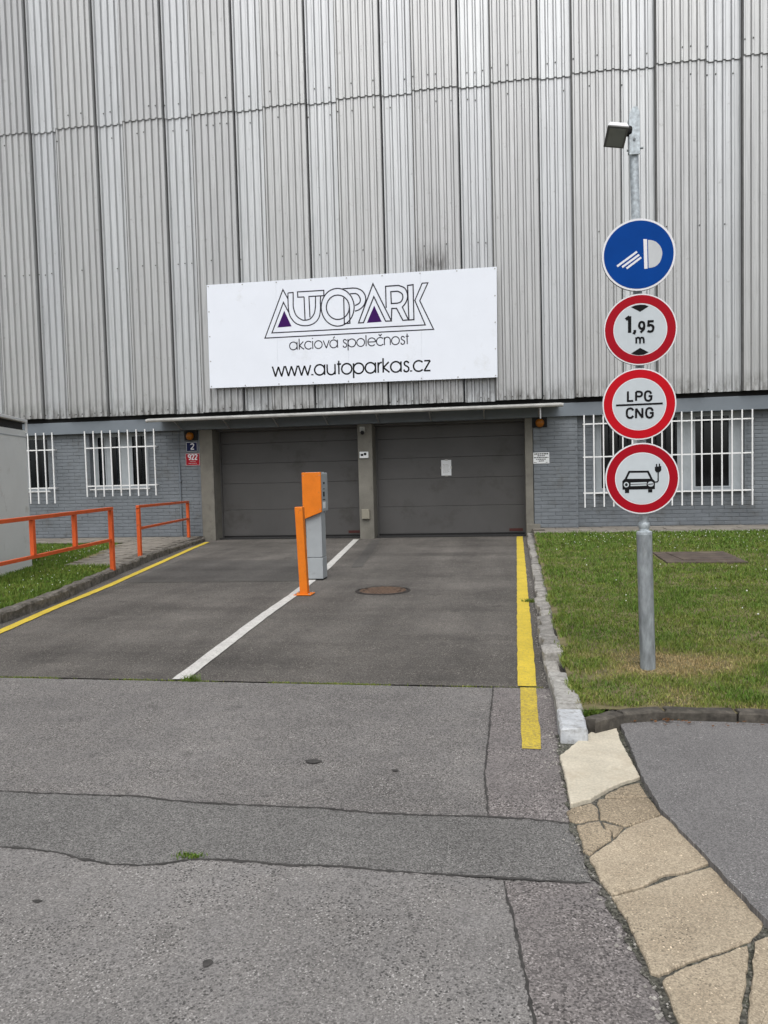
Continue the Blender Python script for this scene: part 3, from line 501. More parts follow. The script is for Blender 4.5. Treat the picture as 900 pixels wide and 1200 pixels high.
# kerb along the left of the driveway
LB = [(-5.05, 4.9), (-5.25, 5.6), (-5.54, 7.54), (-5.74, 8.97), (-6.02, 10.2), (-6.38, 11.8), (-6.78, 13.8), (-7.10, 15.9), (-7.33, 17.6)]
def lkx(y):
    for (x0, y0), (x1, y1) in zip(LB[:-1], LB[1:]):
        if y <= y1: return x0+(x1-x0)*(y-y0)/(y1-y0)
    return LB[-1][0]
kk = structure('kerb', (-6.2, 11, 0))
y = 5.5
for ln in (1.05, 1.0, .95, 1.05, 1.0, 1.02, .98, 1.0, 1.04, .96, 1.0, 1.1):
    y1 = min(y+ln, 17.55)
    hz = .125 if y < 14 else .11-.01*(y-14)
    rough_block(-.15, 0, y, y1, -.02, hz+random.uniform(-.006, .012), .014, skew=lambda q: lkx(q)+.0, seg=9, rnd=.025).build('kerb_stone', M['kerb_left'], kk)
    y = y1+.014

# ------------------------------------------------------------------ lawns
def zR(x, y): return .085+.105*(y-4.7)/12.5
def zL(x, y): return .088-.003*max(0, y-12)
def terrain(name, xs, ys, zf, keep, mat):
    mb = MB(); nx, ny = len(xs), len(ys)
    v = []
    for yv in ys:
        x0, x1 = keep(yv)
        for u in xs:
            x = x0+(x1-x0)*u; v.append((x, yv, zf(x, yv)+random.uniform(-.006, .006)))
    f = [(j*nx+i, j*nx+i+1, (j+1)*nx+i+1, (j+1)*nx+i) for j in range(ny-1) for i in range(nx-1)]
    o = mb.add(v, f).build(name, mat, smooth=True, fixn=False); o['kind'] = 'structure'; return o
def rx0(y): return max(.36+skR(y), .36 if y > 4.72 else .36)
terrain('lawn_ground', np.linspace(0, 1, 60)**1.8, np.linspace(4.72, 16.4, 90), zR, lambda y: (rx0(y)+.0, 14), M['lawn_soil'])
terrain('lawn_ground', np.linspace(0, 1, 40), np.linspace(5.5, 17.75, 60), zL, lambda y: (-30 if y > 5.6 else -30, lkx(y)-.12), M['lawn_soil'])

def fbm(x, y, s=1.):
    a = np.sin(1.7*s*x+.9*np.sin(1.3*s*y+.4))+np.sin(2.3*s*y+1.1*np.sin(1.9*s*x+2.))
    b = np.sin(4.1*s*x+1.7*s*y+1.3*np.sin(3.3*s*y))+np.sin(5.3*s*y-2.1*s*x+np.sin(4.7*s*x+1.))
    c = np.sin(11.*s*x+3.*s*y+2*np.sin(7*s*y))+np.sin(13.*s*y-5.*s*x+2*np.sin(9*s*x))
    return (a+.6*b+.35*c)/3.9
def grass(name, x, y, zf, straw, hgt, wd, lean=.55):
    """blades of two faces, each with its own true colour (fresh, mid, straw)"""
    n = len(x); z = np.array([zf(a, b) for a, b in zip(x, y)])
    th = RNG.uniform(0, 2*np.pi, n); ld = RNG.uniform(0, 2*np.pi, n); le = lean*RNG.uniform(.2, 1.2, n)
    h = hgt*RNG.uniform(.5, 1.25, n); ww = wd*RNG.uniform(.6, 1.3, n)
    dx, dy = np.cos(th)*ww/2, np.sin(th)*ww/2; lx, ly = np.cos(ld)*le*h, np.sin(ld)*le*h
    V = np.empty((n, 5, 3))
    V[:, 0] = np.stack([x-dx, y-dy, z-.005], 1); V[:, 1] = np.stack([x+dx, y+dy, z-.005], 1)
    V[:, 2] = np.stack([x+dx*.8+lx*.4, y+dy*.8+ly*.4, z+h*.6], 1); V[:, 3] = np.stack([x-dx*.8+lx*.4, y-dy*.8+ly*.4, z+h*.6], 1)
    V[:, 4] = np.stack([x+lx, y+ly, z+h*np.sqrt(np.maximum(.1, 1-le**2*.6))], 1)
    me = bpy.data.meshes.new(name); me.vertices.add(n*5); me.vertices.foreach_set('co', V.ravel())
    b = (np.arange(n)*5)[:, None]
    lp = np.concatenate([b+np.array([[0, 1, 2, 3]]), b+np.array([[3, 2, 4]])], 1).ravel()
    me.loops.add(n*7); me.loops.foreach_set('vertex_index', lp)
    me.polygons.add(n*2); ls = ((np.arange(n)*7)[:, None]+np.array([[0, 4]])).ravel(); me.polygons.foreach_set('loop_start', ls)
    me.update(calc_edges=True); me.validate()
    t = np.clip(straw+RNG.normal(0, .16, n), 0, 1)[:, None]
    fresh = np.array([.084, .160, .019]); mid = np.array([.165, .205, .036]); dry = np.array([.37, .28, .135])
    c = np.where(t < .5, fresh+(mid-fresh)*t*2, mid+(dry-mid)*(t*2-1))*RNG.uniform(.7, 1.3, (n, 1))
    col = np.ones((n, 5, 4)); col[:, :, :3] = c[:, None, :]
    at = me.attributes.new('col', 'FLOAT_COLOR', 'POINT'); at.data.foreach_set('color', col.ravel())
    me.materials.append(M['grass']); o = bpy.data.objects.new(name, me); COL.objects.link(o); o['kind'] = 'stuff'; return o
def slab_hole(x, y): return (x > 2.14) & (x < 3.28) & (y > 11.38) & (y < 12.80)
def scatter(n, f):
    x, y = f(n); return x, y
# right lawn: denser near the camera
xs, ys, hs_, ws_ = [], [], [], []
for y0, y1, dens, hg, wd in ((4.76, 6.6, 7200, .030, .0042), (6.6, 9.5, 3600, .033, .0058), (9.5, 13, 1700, .04, .008), (13, 16.32, 1100, .045, .011)):
    xm = lambda y: 1.2+.36*y
    n = int((y1-y0)*(xm((y0+y1)/2)+.8)*dens); y = RNG.uniform(y0, y1, n); u = RNG.uniform(0, 1, n)
    x = .36+.007*np.maximum(0, y-6)+u*(xm(y)-.3)
    keepm = ~slab_hole(x, y); bare = fbm(x+5, y, 2.2) + RNG.normal(0, .3, n)
    frontdry = np.clip((7.2-y)/2.0, 0, 1)
    keepm &= ~((frontdry > .1) & (bare > .6)); keepm &= (np.hypot(x-.94, y-5.68) > .05)
    keepm &= (x > .40+.007*np.maximum(0, y-6)+.03*np.sin(y*9)+.02*np.sin(y*23)) & (y > 4.79+.02*np.sin(x*17)-.0*x)
    xs.append(x[keepm]); ys.append(y[keepm]); k = keepm.sum(); hs_.append(np.full(k, hg)*(1+.6*np.clip(fbm(x[keepm], y[keepm], 3.1), -.8, 1))); ws_.append(np.full(k, wd))
x = np.concatenate(xs); y = np.concatenate(ys); hh = np.concatenate(hs_); ww = np.concatenate(ws_)
front = np.clip((7.9-y)/2.2, 0, 1)
dry = .20+.20*fbm(x+3, y, 1.5)+.14*fbm(x, y+7, 5.5) + front*(.22+.42*fbm(x+8, y+2, 2.1)+.22*fbm(x+1, y, 6.)) + .7*np.exp(-((x-1.08)**2/.16+(y-5.85)**2/.12)) + .25*np.clip((5.0-y)/.25, 0, 1) - .35*np.exp(-((x-.75)**2/.05+(y-5.1)**2/.05)) - .12*np.clip((y-13)/3, 0, 1) - .35*np.exp(-((x-1.42)**2/.03+(y-5.05)**2/.03))
hh = hh*np.where(dry < .15, 1.35, 1.)*np.where(dry > .6, .75, 1.)
grass('lawn_grass', x, y, zR, dry, hh, ww, .95)
# left lawn, lusher
xs, ys = [], []
n = 90000; y = RNG.uniform(5.6, 16.2, n); x = lkx_v = np.array([lkx(v) for v in y])-.15-RNG.uniform(0, 1, n)**1.15*(1.2+.34*y)
kio = np.array([[-7.78, 10.64], [-8.21, 12.06]])
def left_of_kiosk(x, y): return (x < -7.74-.289*(y-10.64)+.0) & (y < 12.12)
def on_pavers(x, y): return (x > -7.52-.285*(y-12.05)-.08) & (y > 11.84) & (x > -8.70) | (y > 16.1)
km = ~left_of_kiosk(x, y) & ~on_pavers(x, y) & (x > -12.5)
x, y = x[km], y[km]
grass('lawn_grass', x, y, zL, .14+.2*fbm(x, y, 1.5)+.3*np.clip((lkx(9)-.0-x-.0)*0, 0, 1), .065*(1+.4*np.clip(fbm(x, y, 1.9), -.7, 1)), np.full(len(x), .0105))
# clover heads
def flowers(name, pts, zf, r=.0085):
    mb = MB()
    for a, b in pts:
        z = zf(a, b)+random.uniform(.035, .06); q = r*random.uniform(.7, 1.25)
        mb.add([(a+q, b, z), (a-q, b, z), (a, b+q, z), (a, b-q, z), (a, b, z+q), (a, b, z-q)], [(0,2,4),(2,1,4),(1,3,4),(3,0,4),(2,0,5),(1,2,5),(3,1,5),(0,3,5)])
    o = mb.build(name, M['flower']); o['kind'] = 'stuff'
pts = []
for _ in range(190):
    yy = 16.3-abs(random.gauss(0, 1.6)); xx = random.uniform(.9, 6.2)
    if not (2.1 < xx < 3.3 and 11.3 < yy < 12.85): pts.append((xx, yy))
for _ in range(30): pts.append((random.uniform(.6, 4), random.uniform(7, 13)))
flowers('clover_flowers', [p for p in pts if not (2.1 < p[0] < 3.3 and 11.3 < p[1] < 12.85)], zR)
pts = []
while len(pts) < 110:
    yy = random.uniform(8, 16); xx = lkx(yy)-.25-random.random()*2.8
    if not (xx < -7.74-.289*(yy-10.64) and yy < 12.2) and not (xx > -7.6-.285*(yy-12.05) and yy > 11.8): pts.append((xx, yy))
flowers('clover_flowers', pts, zL)

# ------------------------------------------------------------------ paving by the wall
pv = structure('paving', (-8, 15, 0))
sheet('paving_bed', M['soil'], [(-7.3, 11.95), (-6.46, 11.85), (-6.9, 13.8), (-7.2, 15.9), (-7.4, 17.74), (-14, 17.74), (-14, 16.2), (-8.5, 16.2)], .098, parent=pv)
mb = MB(); mb.box(-.192-8, .192-8, -.092+15, .092+15, -.03, 0)
proto = mb.build('paver', M['paver'], pv, bevel=0)
proto.location = (0, 0, -50); first = True; k = 0
yy = 11.95
while yy < 17.65:
    xr = lkx(yy)-.16
    xl = -7.5-.285*(yy-12.05) if yy < 16.2 else -13.6
    xx = xr-.2-(.2 if k % 2 else 0)
    while xx > xl+.1:
        lo = (xx, yy, .108+random.uniform(-.003, .003))
        if first: proto.location = Vector(lo)-Vector(pv['_w']); first = False
        else: place(proto, pv, lo, (random.uniform(-.015, .015), random.uniform(-.015, .015), random.uniform(-.02, .02)))
        xx -= .4
    yy += .2; k += 1
ps = structure('paving', (3, 17.5, 0))
sheet('paving_bed', M['soil'], [(.42, 16.34), (9, 16.2), (9, 17.85), (.42, 17.85)], .188, parent=ps)
mb = MB(); mb.box(-.244+3, .244+3, -.24+17.5, .24+17.5, -.12, 0); proto = mb.build('paver', M['paver'], ps); first = True
for j in range(3):
    for i in range(17):
        lo = (.69+.5*i+(.25 if j == 1 else 0), 17.56-.495*j, .204+random.uniform(-.004, .004))
        if first: proto.location = Vector(lo)-Vector(ps['_w'])-Vector((3-3, 0, 0)); first = False
        else: place(proto, ps, lo, (random.uniform(-.01, .01), random.uniform(-.01, .01), random.uniform(-.008, .008)))
# ================================================================== GARAGE BUILDING
G = thing('parking_garage', (-3.4, 17.75, 0), 'tall grey corrugated parking garage with blue grey brick base and two dark doors', 'building')
XL, XR = -16.4, 9.6
mb = MB(); mb.box(XL, XR, 17.92, 46, 3.16, 14.3); mb.build('upper_wall', M['beam'], G)
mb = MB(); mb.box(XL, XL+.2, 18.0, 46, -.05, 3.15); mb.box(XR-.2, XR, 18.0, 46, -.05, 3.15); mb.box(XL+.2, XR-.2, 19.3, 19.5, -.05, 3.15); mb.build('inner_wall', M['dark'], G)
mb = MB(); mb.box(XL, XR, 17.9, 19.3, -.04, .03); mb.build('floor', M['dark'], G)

# corrugated sheets: wide ones stand proud, narrow ones are set back
PER, X0 = 1.735, -1.035          # left edge of a narrow sheet
def corr(x0, x1, yf, n, ret=0):
    """front outline in plan: crests forward (towards -y), troughs back"""
    p = (x1-x0)/n; P = []
    if ret: P += [(x0, yf+ret)]
    for i in range(n):
        a = x0+i*p
        P += [(a+.004 if i == 0 else a, yf+.0), (a+p*.20, yf), (a+p*.34, yf+.052), (a+p*.86, yf+.052)]
    P += [(x1-.004, yf)]
    if ret: P += [(x1, yf+ret)]
    return P
def sheet_mesh(x0, x1, yf, n, z0, z1, ret):
    P = corr(x0, x1, yf, n, ret); B = [(x, y+.004) for x, y in P]; mb = MB(); k = len(P)
    v = [(x, y, z0) for x, y in P]+[(x, y, z1) for x, y in P]+[(x, y, z0) for x, y in B]+[(x, y, z1) for x, y in B]
    f = []
    for i in range(k-1):
        f += [(i, i+1, k+i+1, k+i), (2*k+i+1, 2*k+i, 3*k+i, 3*k+i+1), (i+1, i, 2*k+i, 2*k+i+1), (k+i, k+i+1, 3*k+i+1, 3*k+i)]
    f += [(0, k, 3*k, 2*k), (k-1, 3*k-1, 4*k-1, 2*k-1)]
    return mb.add(v, f)
protos = {}
screws = MB()
def screw(x, y, z):
    r = .011; screws.box(x-r, x+r, y-.012, y+.002, z-r, z+r)
for i in range(-9, 7):
    for row, (z0, z1, dy) in enumerate(((3.09, 10.16, 0), (10.03, 14.4, -.028))):
        for kind in ('narrow', 'wide'):
            xx = X0+i*PER
            if xx < XL-.2 or xx > XR-.9: continue
            key = (row, kind)
            if key not in protos:
                if kind == 'narrow': mbb = sheet_mesh(X0+.020, X0+.708, 17.605+dy, 4, z0, z1, 0); mt = M['clad_narrow']
                else: mbb = sheet_mesh(X0+.730, X0+1.732, 17.5+dy, 6, z0, z1, .175); mt = M['clad_wide']
                o = mbb.build('cladding_sheet', mt, G); protos[key] = o
                o['i0'] = i
            else: o = place(protos[key], G, Vector(G['_w']))
            o.location = Vector(((i-0)*PER, 0, random.uniform(-.008, .008)))
            yf = 17.605 if kind == 'narrow' else 17.5
            x0s, n, ww = (xx+.020, 4, .688) if kind == 'narrow' else (xx+.735, 6, 1.0)
            if -13.5 < xx < 6.5:
                p = ww/n
                for zz in ((3.17, 6.62, 9.74) if row == 0 else (10.32,)):
                    for q in range(n):
                        if random.random() < .38: screw(x0s+p*(q+.10), yf+dy-.002, zz+random.uniform(-.02, .02))
js = None  # added dark strips draw the shadow line at each wide sheet's left edge
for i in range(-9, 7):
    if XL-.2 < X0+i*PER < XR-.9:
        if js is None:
            mbj = MB(); mbj.box(X0+.709, X0+.7285, 17.512, 17.62, 3.10, 14.39); js = mbj.build('shade_strip', M['shade_strip'], G); o = js
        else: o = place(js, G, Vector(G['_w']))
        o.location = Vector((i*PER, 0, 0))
for o in protos.values(): del o['i0']
o = screws.build('screws', M['tar'], G); o['kind'] = 'stuff'
# concrete edge beam below the cladding, with the dark recess above it
mb = MB(); mb.box(XL, XR, 17.63, 17.9, 2.69, 2.985); mb.build('beam', M['beam'], G, bevel=.008)
mb = MB(); mb.box(XL, XR, 17.76, 17.915, 2.99, 3.155); mb.build('recess_strip', M['dark'], G)
mb = MB(); mb.box(-7.1, .31, 17.905, 18.35, 2.64, 3.15); mb.build('lintel', M['door'], G)

def wall_open(mb, x0, x1, z0, z1, y0, y1, op):
    op = sorted(op); cx = x0
    for a, b, c, d_ in op:
        mb.box(cx, a, y0, y1, z0, z1)
        if c > z0: mb.box(a, b, y0, y1, z0, c)
        if d_ < z1: mb.box(a, b, y0, y1, d_, z1)
        cx = b
    mb.box(cx, x1, y0, y1, z0, z1)
WIN_L, WIN_M, WIN_R = (-13.3, -11.5, 1.3, 2.68), (-10.36, -8.82, 1.32, 2.68), (1.86, 5.0, .98, 2.68)
mb = MB(); wall_open(mb, XL+.2, -7.44, .02, 2.685, 17.757, 18.05, [WIN_L, WIN_M]); mb.build('brick_wall', M['brick'], G)
mb = MB(); mb.box(.49, 1.46, 17.707, 18.4, .05, 2.685); mb.build('brick_pier', M['brick'], G)
mb = MB(); wall_open(mb, 1.462, XR-.2, .05, 2.685, 17.827, 18.1, [WIN_R]); mb.build('brick_wall', M['brick'], G)

# bricks, painted over: the 300 nearest are single, the rest one mass
BW, BH, PX, PZ = .302, .0765, .312, .0855
cand = []; rest = MB()
def bricks(x0, x1, z0, z1, yf, op):
    k = 0; z = z0
    while z+BH <= z1+.001:
        x = x0-(PX/2 if k % 2 else 0)
        while x < x1:
            a, b = max(x, x0+.002), min(x+BW, x1-.002); segs = [(a, b)]
            for (o0, o1, oz0, oz1) in op:
                if z+BH > oz0-.01 and z < oz1+.01:
                    ns = []
                    for s, e in segs:
                        if e <= o0 or s >= o1: ns.append((s, e)); continue
                        if s < o0: ns.append((s, o0-.002))
                        if e > o1: ns.append((o1+.002, e))
                    segs = ns
            for s, e in segs:
                if e-s < .03: continue
                full = abs((e-s)-BW) < .002
                dd = random.uniform(-.0022, .0022)
                if full: cand.append((math.hypot(s, yf-0), s, z, yf+dd))
                else: rest.box(s, e, yf+dd-.003, yf+.003, z, z+BH)
            x += PX
        z += PZ; k += 1
bricks(.492, 1.458, .215, 2.68, 17.70, [])
bricks(1.464, 7.2, .215, 2.68, 17.82, [WIN_R])
bricks(-13.6, -7.44, .11, 2.68, 17.75, [WIN_L, WIN_M])
cand.sort()
mb = MB(); c = .006
mb.add([(0,.003,0),(BW,.003,0),(BW,.003,BH),(0,.003,BH),(c,-.003,c),(BW-c,-.003,c),(BW-c,-.003,BH-c),(c,-.003,BH-c)], [(4,5,6,7),(0,1,5,4),(1,2,6,5),(2,3,7,6),(3,0,4,7)])
bp = None
for k, (_, x, z, yf) in enumerate(cand):
    if k < 296:
        if bp is None:
            bp = MB(); bp.v, bp.f = [(a+G['_w'][0], b+G['_w'][1], cc) for a, b, cc in mb.v], mb.f; bp = bp.build('brick', M['brick'], G, fixn=False)
            bp.location = Vector((x, yf, z))-Vector(G['_w'])
        else: place(bp, G, (x, yf, z))
    else: rest.add([(x+a, yf+b, z+cc) for a, b, cc in mb.v], mb.f)
o = rest.build('bricks', M['brick'], G); o['kind'] = 'stuff'

# concrete pillars and their stubs
for x0, x1, z0 in ((-7.43, -7.10, -.02), (-3.535, -3.19, -.02), (.305, .478, -.02)):
    mb = MB(); mb.box(x0, x1, 17.66, 18.4, z0, 2.685); mb.build('pillar', M['pillar'], G, bevel=.012)
mb = MB(); mb.box(.31, .62, 17.6, 17.66, -.02, .30); mb.build('pillar_foot', M['pillar'], G, bevel=.01)

# sectional doors
def door(x0, x1, zs, label):
    mb = MB(); mb.box(x0, x1, 18.2, 18.24, .02, 2.75)
    dr = mb.build('garage_door', M['door'], G); dr['label'] = label
    for a, b in zip(zs[:-1], zs[1:]):
        p = MB(); p.box(x0+.012, x1-.012, 18.155+random.uniform(-.002, .002), 18.198, a+.003, b-.003); p.build('door_panel', M['door'], dr, bevel=.004)
    p = MB(); p.box(x0+.01, x1-.01, 18.15, 18.2, .004, zs[0]-.002); p.build('rubber_seal', M['rubber'], dr)
    p = MB(); p.box(x1-.38, x1-.07, 18.145, 18.153, .105, .17); p.build('maker_plate', pm('dark red plate '+label[:5], (.07, .022, .02), .4), dr)
    for q in (x0, x1-.03):
        p = MB(); p.box(q, q+.03, 18.10, 18.15, 0, 2.66); p.build('guide_rail', M['door'], dr)
    return dr
door(-7.10, -3.535, (.065, .71, 1.36, 1.85, 2.34, 2.75), 'left sectional door of plain dark grey panels')
door(-3.19, .305, (.07, .72, 1.38, 1.87, 2.33, 2.75), 'right sectional door with a paper notice taped to it')

# windows and their grilles
def window(x0, x1, z0, z1, y, panes, curt):
    fr = MB()
    cx = x0
    for a, b in panes + [(x1, x1)]:
        fr.box(cx, a, y, y+.07, z0, z1)
        if b > a: fr.box(a, b, y, y+.07, z0, z0+.05); fr.box(a, b, y, y+.07, z1-.05, z1)
        cx = b
    f = fr.build('window', M['frame'], G)
    for a, b in panes:
        p = MB(); p.box(a+.001, b-.001, y+.03, y+.036, z0+.051, z1-.051); p.build('pane', M['glass'], f)
        s = MB(); s.box(a, a+.03, y-.012, y-.001, z0+.05, z1-.05); s.box(b-.03, b, y-.012, y-.001, z0+.05, z1-.05); s.box(a+.031, b-.031, y-.012, y-.001, z0+.05, z0+.08); s.box(a+.031, b-.031, y-.012, y-.001, z1-.08, z1-.05)
        s.build('sash', M['frame'], f)
    s = MB(); s.box(x0-.03, x1+.03, y-.2, y-.001, z0-.035, z0-.002); s.build('sill', M['white_steel'], f, bevel=.005)
    if curt:
        c = MB()
        for a, b in curt:
            n = 14; P = [(a+(b-a)*k/n, y+.16+.022*math.sin(k*2.1)) for k in range(n+1)]
            c.add([(px, py, z0-.1) for px, py in P]+[(px, py, z1+.1) for px, py in P], [(k, k+1, n+2+k, n+1+k) for k in range(n)])
        c.build('curtain', M['curtain'], f, fixn=False)
    return f
window(-13.3, -11.5, 1.3, 2.68, 17.93, [(-13.2, -12.35), (-12.2, -11.58)], [(-11.9, -11.75), (-12.2, -12.12)])
window(-10.36, -8.82, 1.32, 2.68, 17.93, [(-10.26, -10.02), (-9.92, -9.62), (-9.34, -8.94)], [(-10.3, -10.0), (-9.86, -9.76)])
window(1.86, 5.0, .98, 2.68, 17.95, [(1.97, 2.68), (2.88, 3.66), (3.98, 4.74)], [(3.46, 3.5), (4.36, 4.40)])
def grille(x0, x1, n, z0, z1, hz, y, over=.03):
    g = MB()
    for h in hz: g.box(x0-over, x1+over, y+.012, y+.024, h-.014, h+.014)
    for x in (x0-over+.01, x1+over-.03):
        for h in hz: g.box(x, x+.02, y+.0245, 17.84, h-.01, h+.01)
    gr = g.build('window_grille', M['white_steel'], G)
    for i in range(n):
        x = x0+(x1-x0)*i/(n-1)
        b = MB(); b.box(x-.0135, x+.0135, y-.012, y+.0115, z0+random.uniform(-.012, .012), z1); b.build('bar', M['white_steel'], gr)
grille(-13.05, -11.27, 9, .98, 2.75, (2.32, 1.37), 17.61)
grille(-10.39, -8.57, 9, 1.13, 2.75, (2.33, 1.39), 17.61)
grille(1.60, 5.10, 18, .655, 2.70, (2.5, 1.77, .97), 17.61)
mb = MB(); mb.tube([(-7.99, 17.73, 2.68), (-7.99, 17.73, 1.9)], .008, 6); mb.tube([(-7.99, 17.72, 1.9), (-7.99, 17.72, .1)], .022, 8); mb.box(-8.03, -7.95, 17.69, 17.745, 1.45, 1.47); mb.build('conduit', M['beam'], G)

# canopy over the doors
mb = MB(); mb.add([(-8.36, 16.93, 2.895), (1.06, 16.93, 2.895), (1.06, 17.62, 2.935), (-8.36, 17.62, 2.935), (-8.36, 16.93, 2.907), (1.06, 16.93, 2.907), (1.06, 17.62, 2.947), (-8.36, 17.62, 2.947)], [(0,3,2,1),(4,5,6,7),(0,1,5,4),(1,2,6,5),(2,3,7,6),(3,0,4,7)])
can = mb.build('canopy', M['canopy'], G)
mb = MB(); mb.tube([(-8.40, 16.90, 2.885), (-8.35, 16.9, 2.895), (1.06, 16.9, 2.895), (1.11, 16.9, 2.885)], .042, 8); mb.build('front_rail', M['rail_white'], can)
for i in range(8):
    x = -7.85+i*1.21
    b = MB(); b.box(x-.02, x+.02, 16.94, 17.62, 2.868, 2.894)
    b.add([(x-.012, 17.25, 2.868), (x+.012, 17.25, 2.868), (x+.012, 17.63, 2.72), (x-.012, 17.63, 2.72), (x-.012, 17.21, 2.868), (x+.012, 17.21, 2.868), (x+.012, 17.63, 2.69), (x-.012, 17.63, 2.69)], [(0,1,2,3),(4,7,6,5),(0,3,7,4),(1,5,6,2),(0,4,5,1)])
    b.build('bracket', M['alu'], can)
    c = MB(); c.box(x+.3, x+.36, 16.915, 16.99, 2.92, 2.94); c.build('clip', M['rimwhite'], can)
b = MB(); b.box(.62, .645, 16.95, 16.97, 2.62, 2.87); b.build('hanger', M['alu'], can)

# ================================================================== BOARD WITH LETTERING
YB = 17.36
(bx0, bz0), (bx1, bz1), (bx2, bz2), (bx3, bz3) = BOARD        # TL TR BR BL
S = thing('sign_board', (bx3, YB, bz3), 'wide white board with outlined black lettering and purple triangles on the corrugated facade', 'sign')
def bq(u, v):
    a = Vector(BOARD[3]).lerp(Vector(BOARD[2]), u); b = Vector(BOARD[0]).lerp(Vector(BOARD[1]), u); return tuple(a.lerp(b, v))
mb = MB(); mb.prism([bq(.004, .01), bq(.996, .01), bq(.996, .99), bq(.004, .99)], 'y', YB+.032, YB+.11); mb.build('frame', M['alu'], S)
for i in range(4):
    a, b = i/4+(.00015 if i else 0), (i+1)/4-(.00015 if i < 3 else 0)
    mb = MB(); mb.prism([bq(a, 0), bq(b, 0), bq(b, 1), bq(a, 1)], 'y', YB, YB+.03); mb.build('panel', M['white'], S)
mb = MB()
for u in (.006, .13, .252, .374, .498, .62, .748, .87, .994):
    for v in (.016, .984):
        p = bq(u, v); mb.disc(p, .016, 'y', YB-.006, YB, 8)
for v in (.26, .5, .74):
    for u in (.006, .994): mb.disc(bq(u, v), .016, 'y', YB-.006, YB, 8)
mb.build('screws', M['alu'], S, kind='stuff')
mb = MB()
for k, P in enumerate(LOGO): mb.ribbon(P, .026, YB-.0012-.00025*k, YB+.0002, lim=3)
mb.build('logo_outline', M['print_grey'], S)
for P in LOGO_TRI: MB().prism(P, 'y', YB-.0015, YB+.0002).build('logo_triangle', M['purple'], S)

def arc(cx, cy, r, a0, a1, n=14, ry=None): return [(cx+r*math.cos(R(a0+(a1-a0)*i/n)), cy+(ry or r)*math.sin(R(a0+(a1-a0)*i/n))) for i in range(n+1)]
sS = [(.50,.80),(.44,.92),(.30,.99),(.16,.95),(.08,.83),(.10,.68),(.22,.57),(.38,.49),(.49,.38),(.51,.22),(.43,.06),(.27,-.01),(.10,.05),(.03,.22)]
cc = arc(.5, .5, .5, 42, 318, 20)
FONT = {
 'a': (1.24, [arc(.5,.5,.5,0,360,24), [(1.0,1.0),(1.0,0)]]), 'o': (1.15, [arc(.5,.5,.5,0,360,24)]), 'c': (1.0, [cc]),
 'k': (.78, [[(.05,0),(.05,1.38)], [(.60,1.0),(.08,.48),(.66,0)]]), 'i': (.30, [[(.05,0),(.05,1)], [(.05,1.26),(.05,1.38)]]),
 'v': (.86, [[(0,1),(.39,0),(.78,1)]]), '\u00e1': (1.24, [arc(.5,.5,.5,0,360,24), [(1.0,1.0),(1.0,0)], [(.46,1.18),(.66,1.42)]]),
 's': (.66, [sS]), 'p': (1.17, [arc(.52,.5,.5,0,360,24), [(.02,1),(.02,-.42)]]), 'l': (.28, [[(.05,0),(.05,1.38)]]),
 'e': (1.1, [[(.0,.5),(1.0,.5)]+arc(.5,.5,.5,0,318,20)[1:]]), '\u010d': (1.0, [cc, [(.30,1.42),(.5,1.2),(.70,1.42)]]),
 'n': (.94, [[(.02,0),(.02,1)], [(.02,.58)]+arc(.40,.62,.38,180,0,10)+[(.78,0)]]), 't': (.46, [[(.18,1.3),(.18,0)], [(0,.98),(.40,.98)]]),
 'w': (1.32, [[(0,1),(.30,0),(.61,.96),(.92,0),(1.22,1)]]), '.': (.30, [[(.06,0),(.06,.12)]]),
 'u': (1.0, [[(.02,1),(.02,.40)]+arc(.41,.38,.39,180,360,10)+[(.80,1)], [(.80,1.0),(.80,0)]]), 'r': (.46, [[(.02,0),(.02,1)], [(.02,.55),(.06,.78),(.18,.93),(.40,.98)]]),
 'z': (.74, [[(.03,.97),(.60,.97),(.02,.03),(.62,.03)]]), ' ': (.45, []),
 '2': (.7, [arc(.29,1.07,.25,170,-25,10,.27)+[(.44,.72),(.08,.12),(.03,.04),(.10,.04),(.57,.04)]]),
 '9': (.7, [arc(.3,.98,.25,0,360,14,.36), [(.55,.98),(.52,.4),(.38,.08),(.15,.04)]]),
}
def text(s, a, b, wd, y, fy=.0012, kz=None):
    tot = sum(FONT[c][0] for c in s)-.2; a, b = Vector(a), Vector(b); k = (b-a).length/tot; dr = (b-a).normalized(); nr = Vector((-dr.y, dr.x))
    mb = MB(); x = 0; j = 0
    for ch in s:
        adv, st = FONT[ch]
        for q in st:
            w2 = wd*(1.5 if ch == '.' else 1); j += 1
            mb.ribbon([tuple(a+dr*((x+px)*k)+nr*(pz*(kz or k))) for px, pz in q], w2, y-fy-.0001*(j % 7), y+.0002)
        x += adv
    return mb
text('akciov\u00e1 spole\u010dnost', *TEXT1, .0235, YB).build('lettering', M['print_grey'], S)
text('www.autoparkas.cz', *TEXT2, .036, YB).build('lettering', M['black'], S)
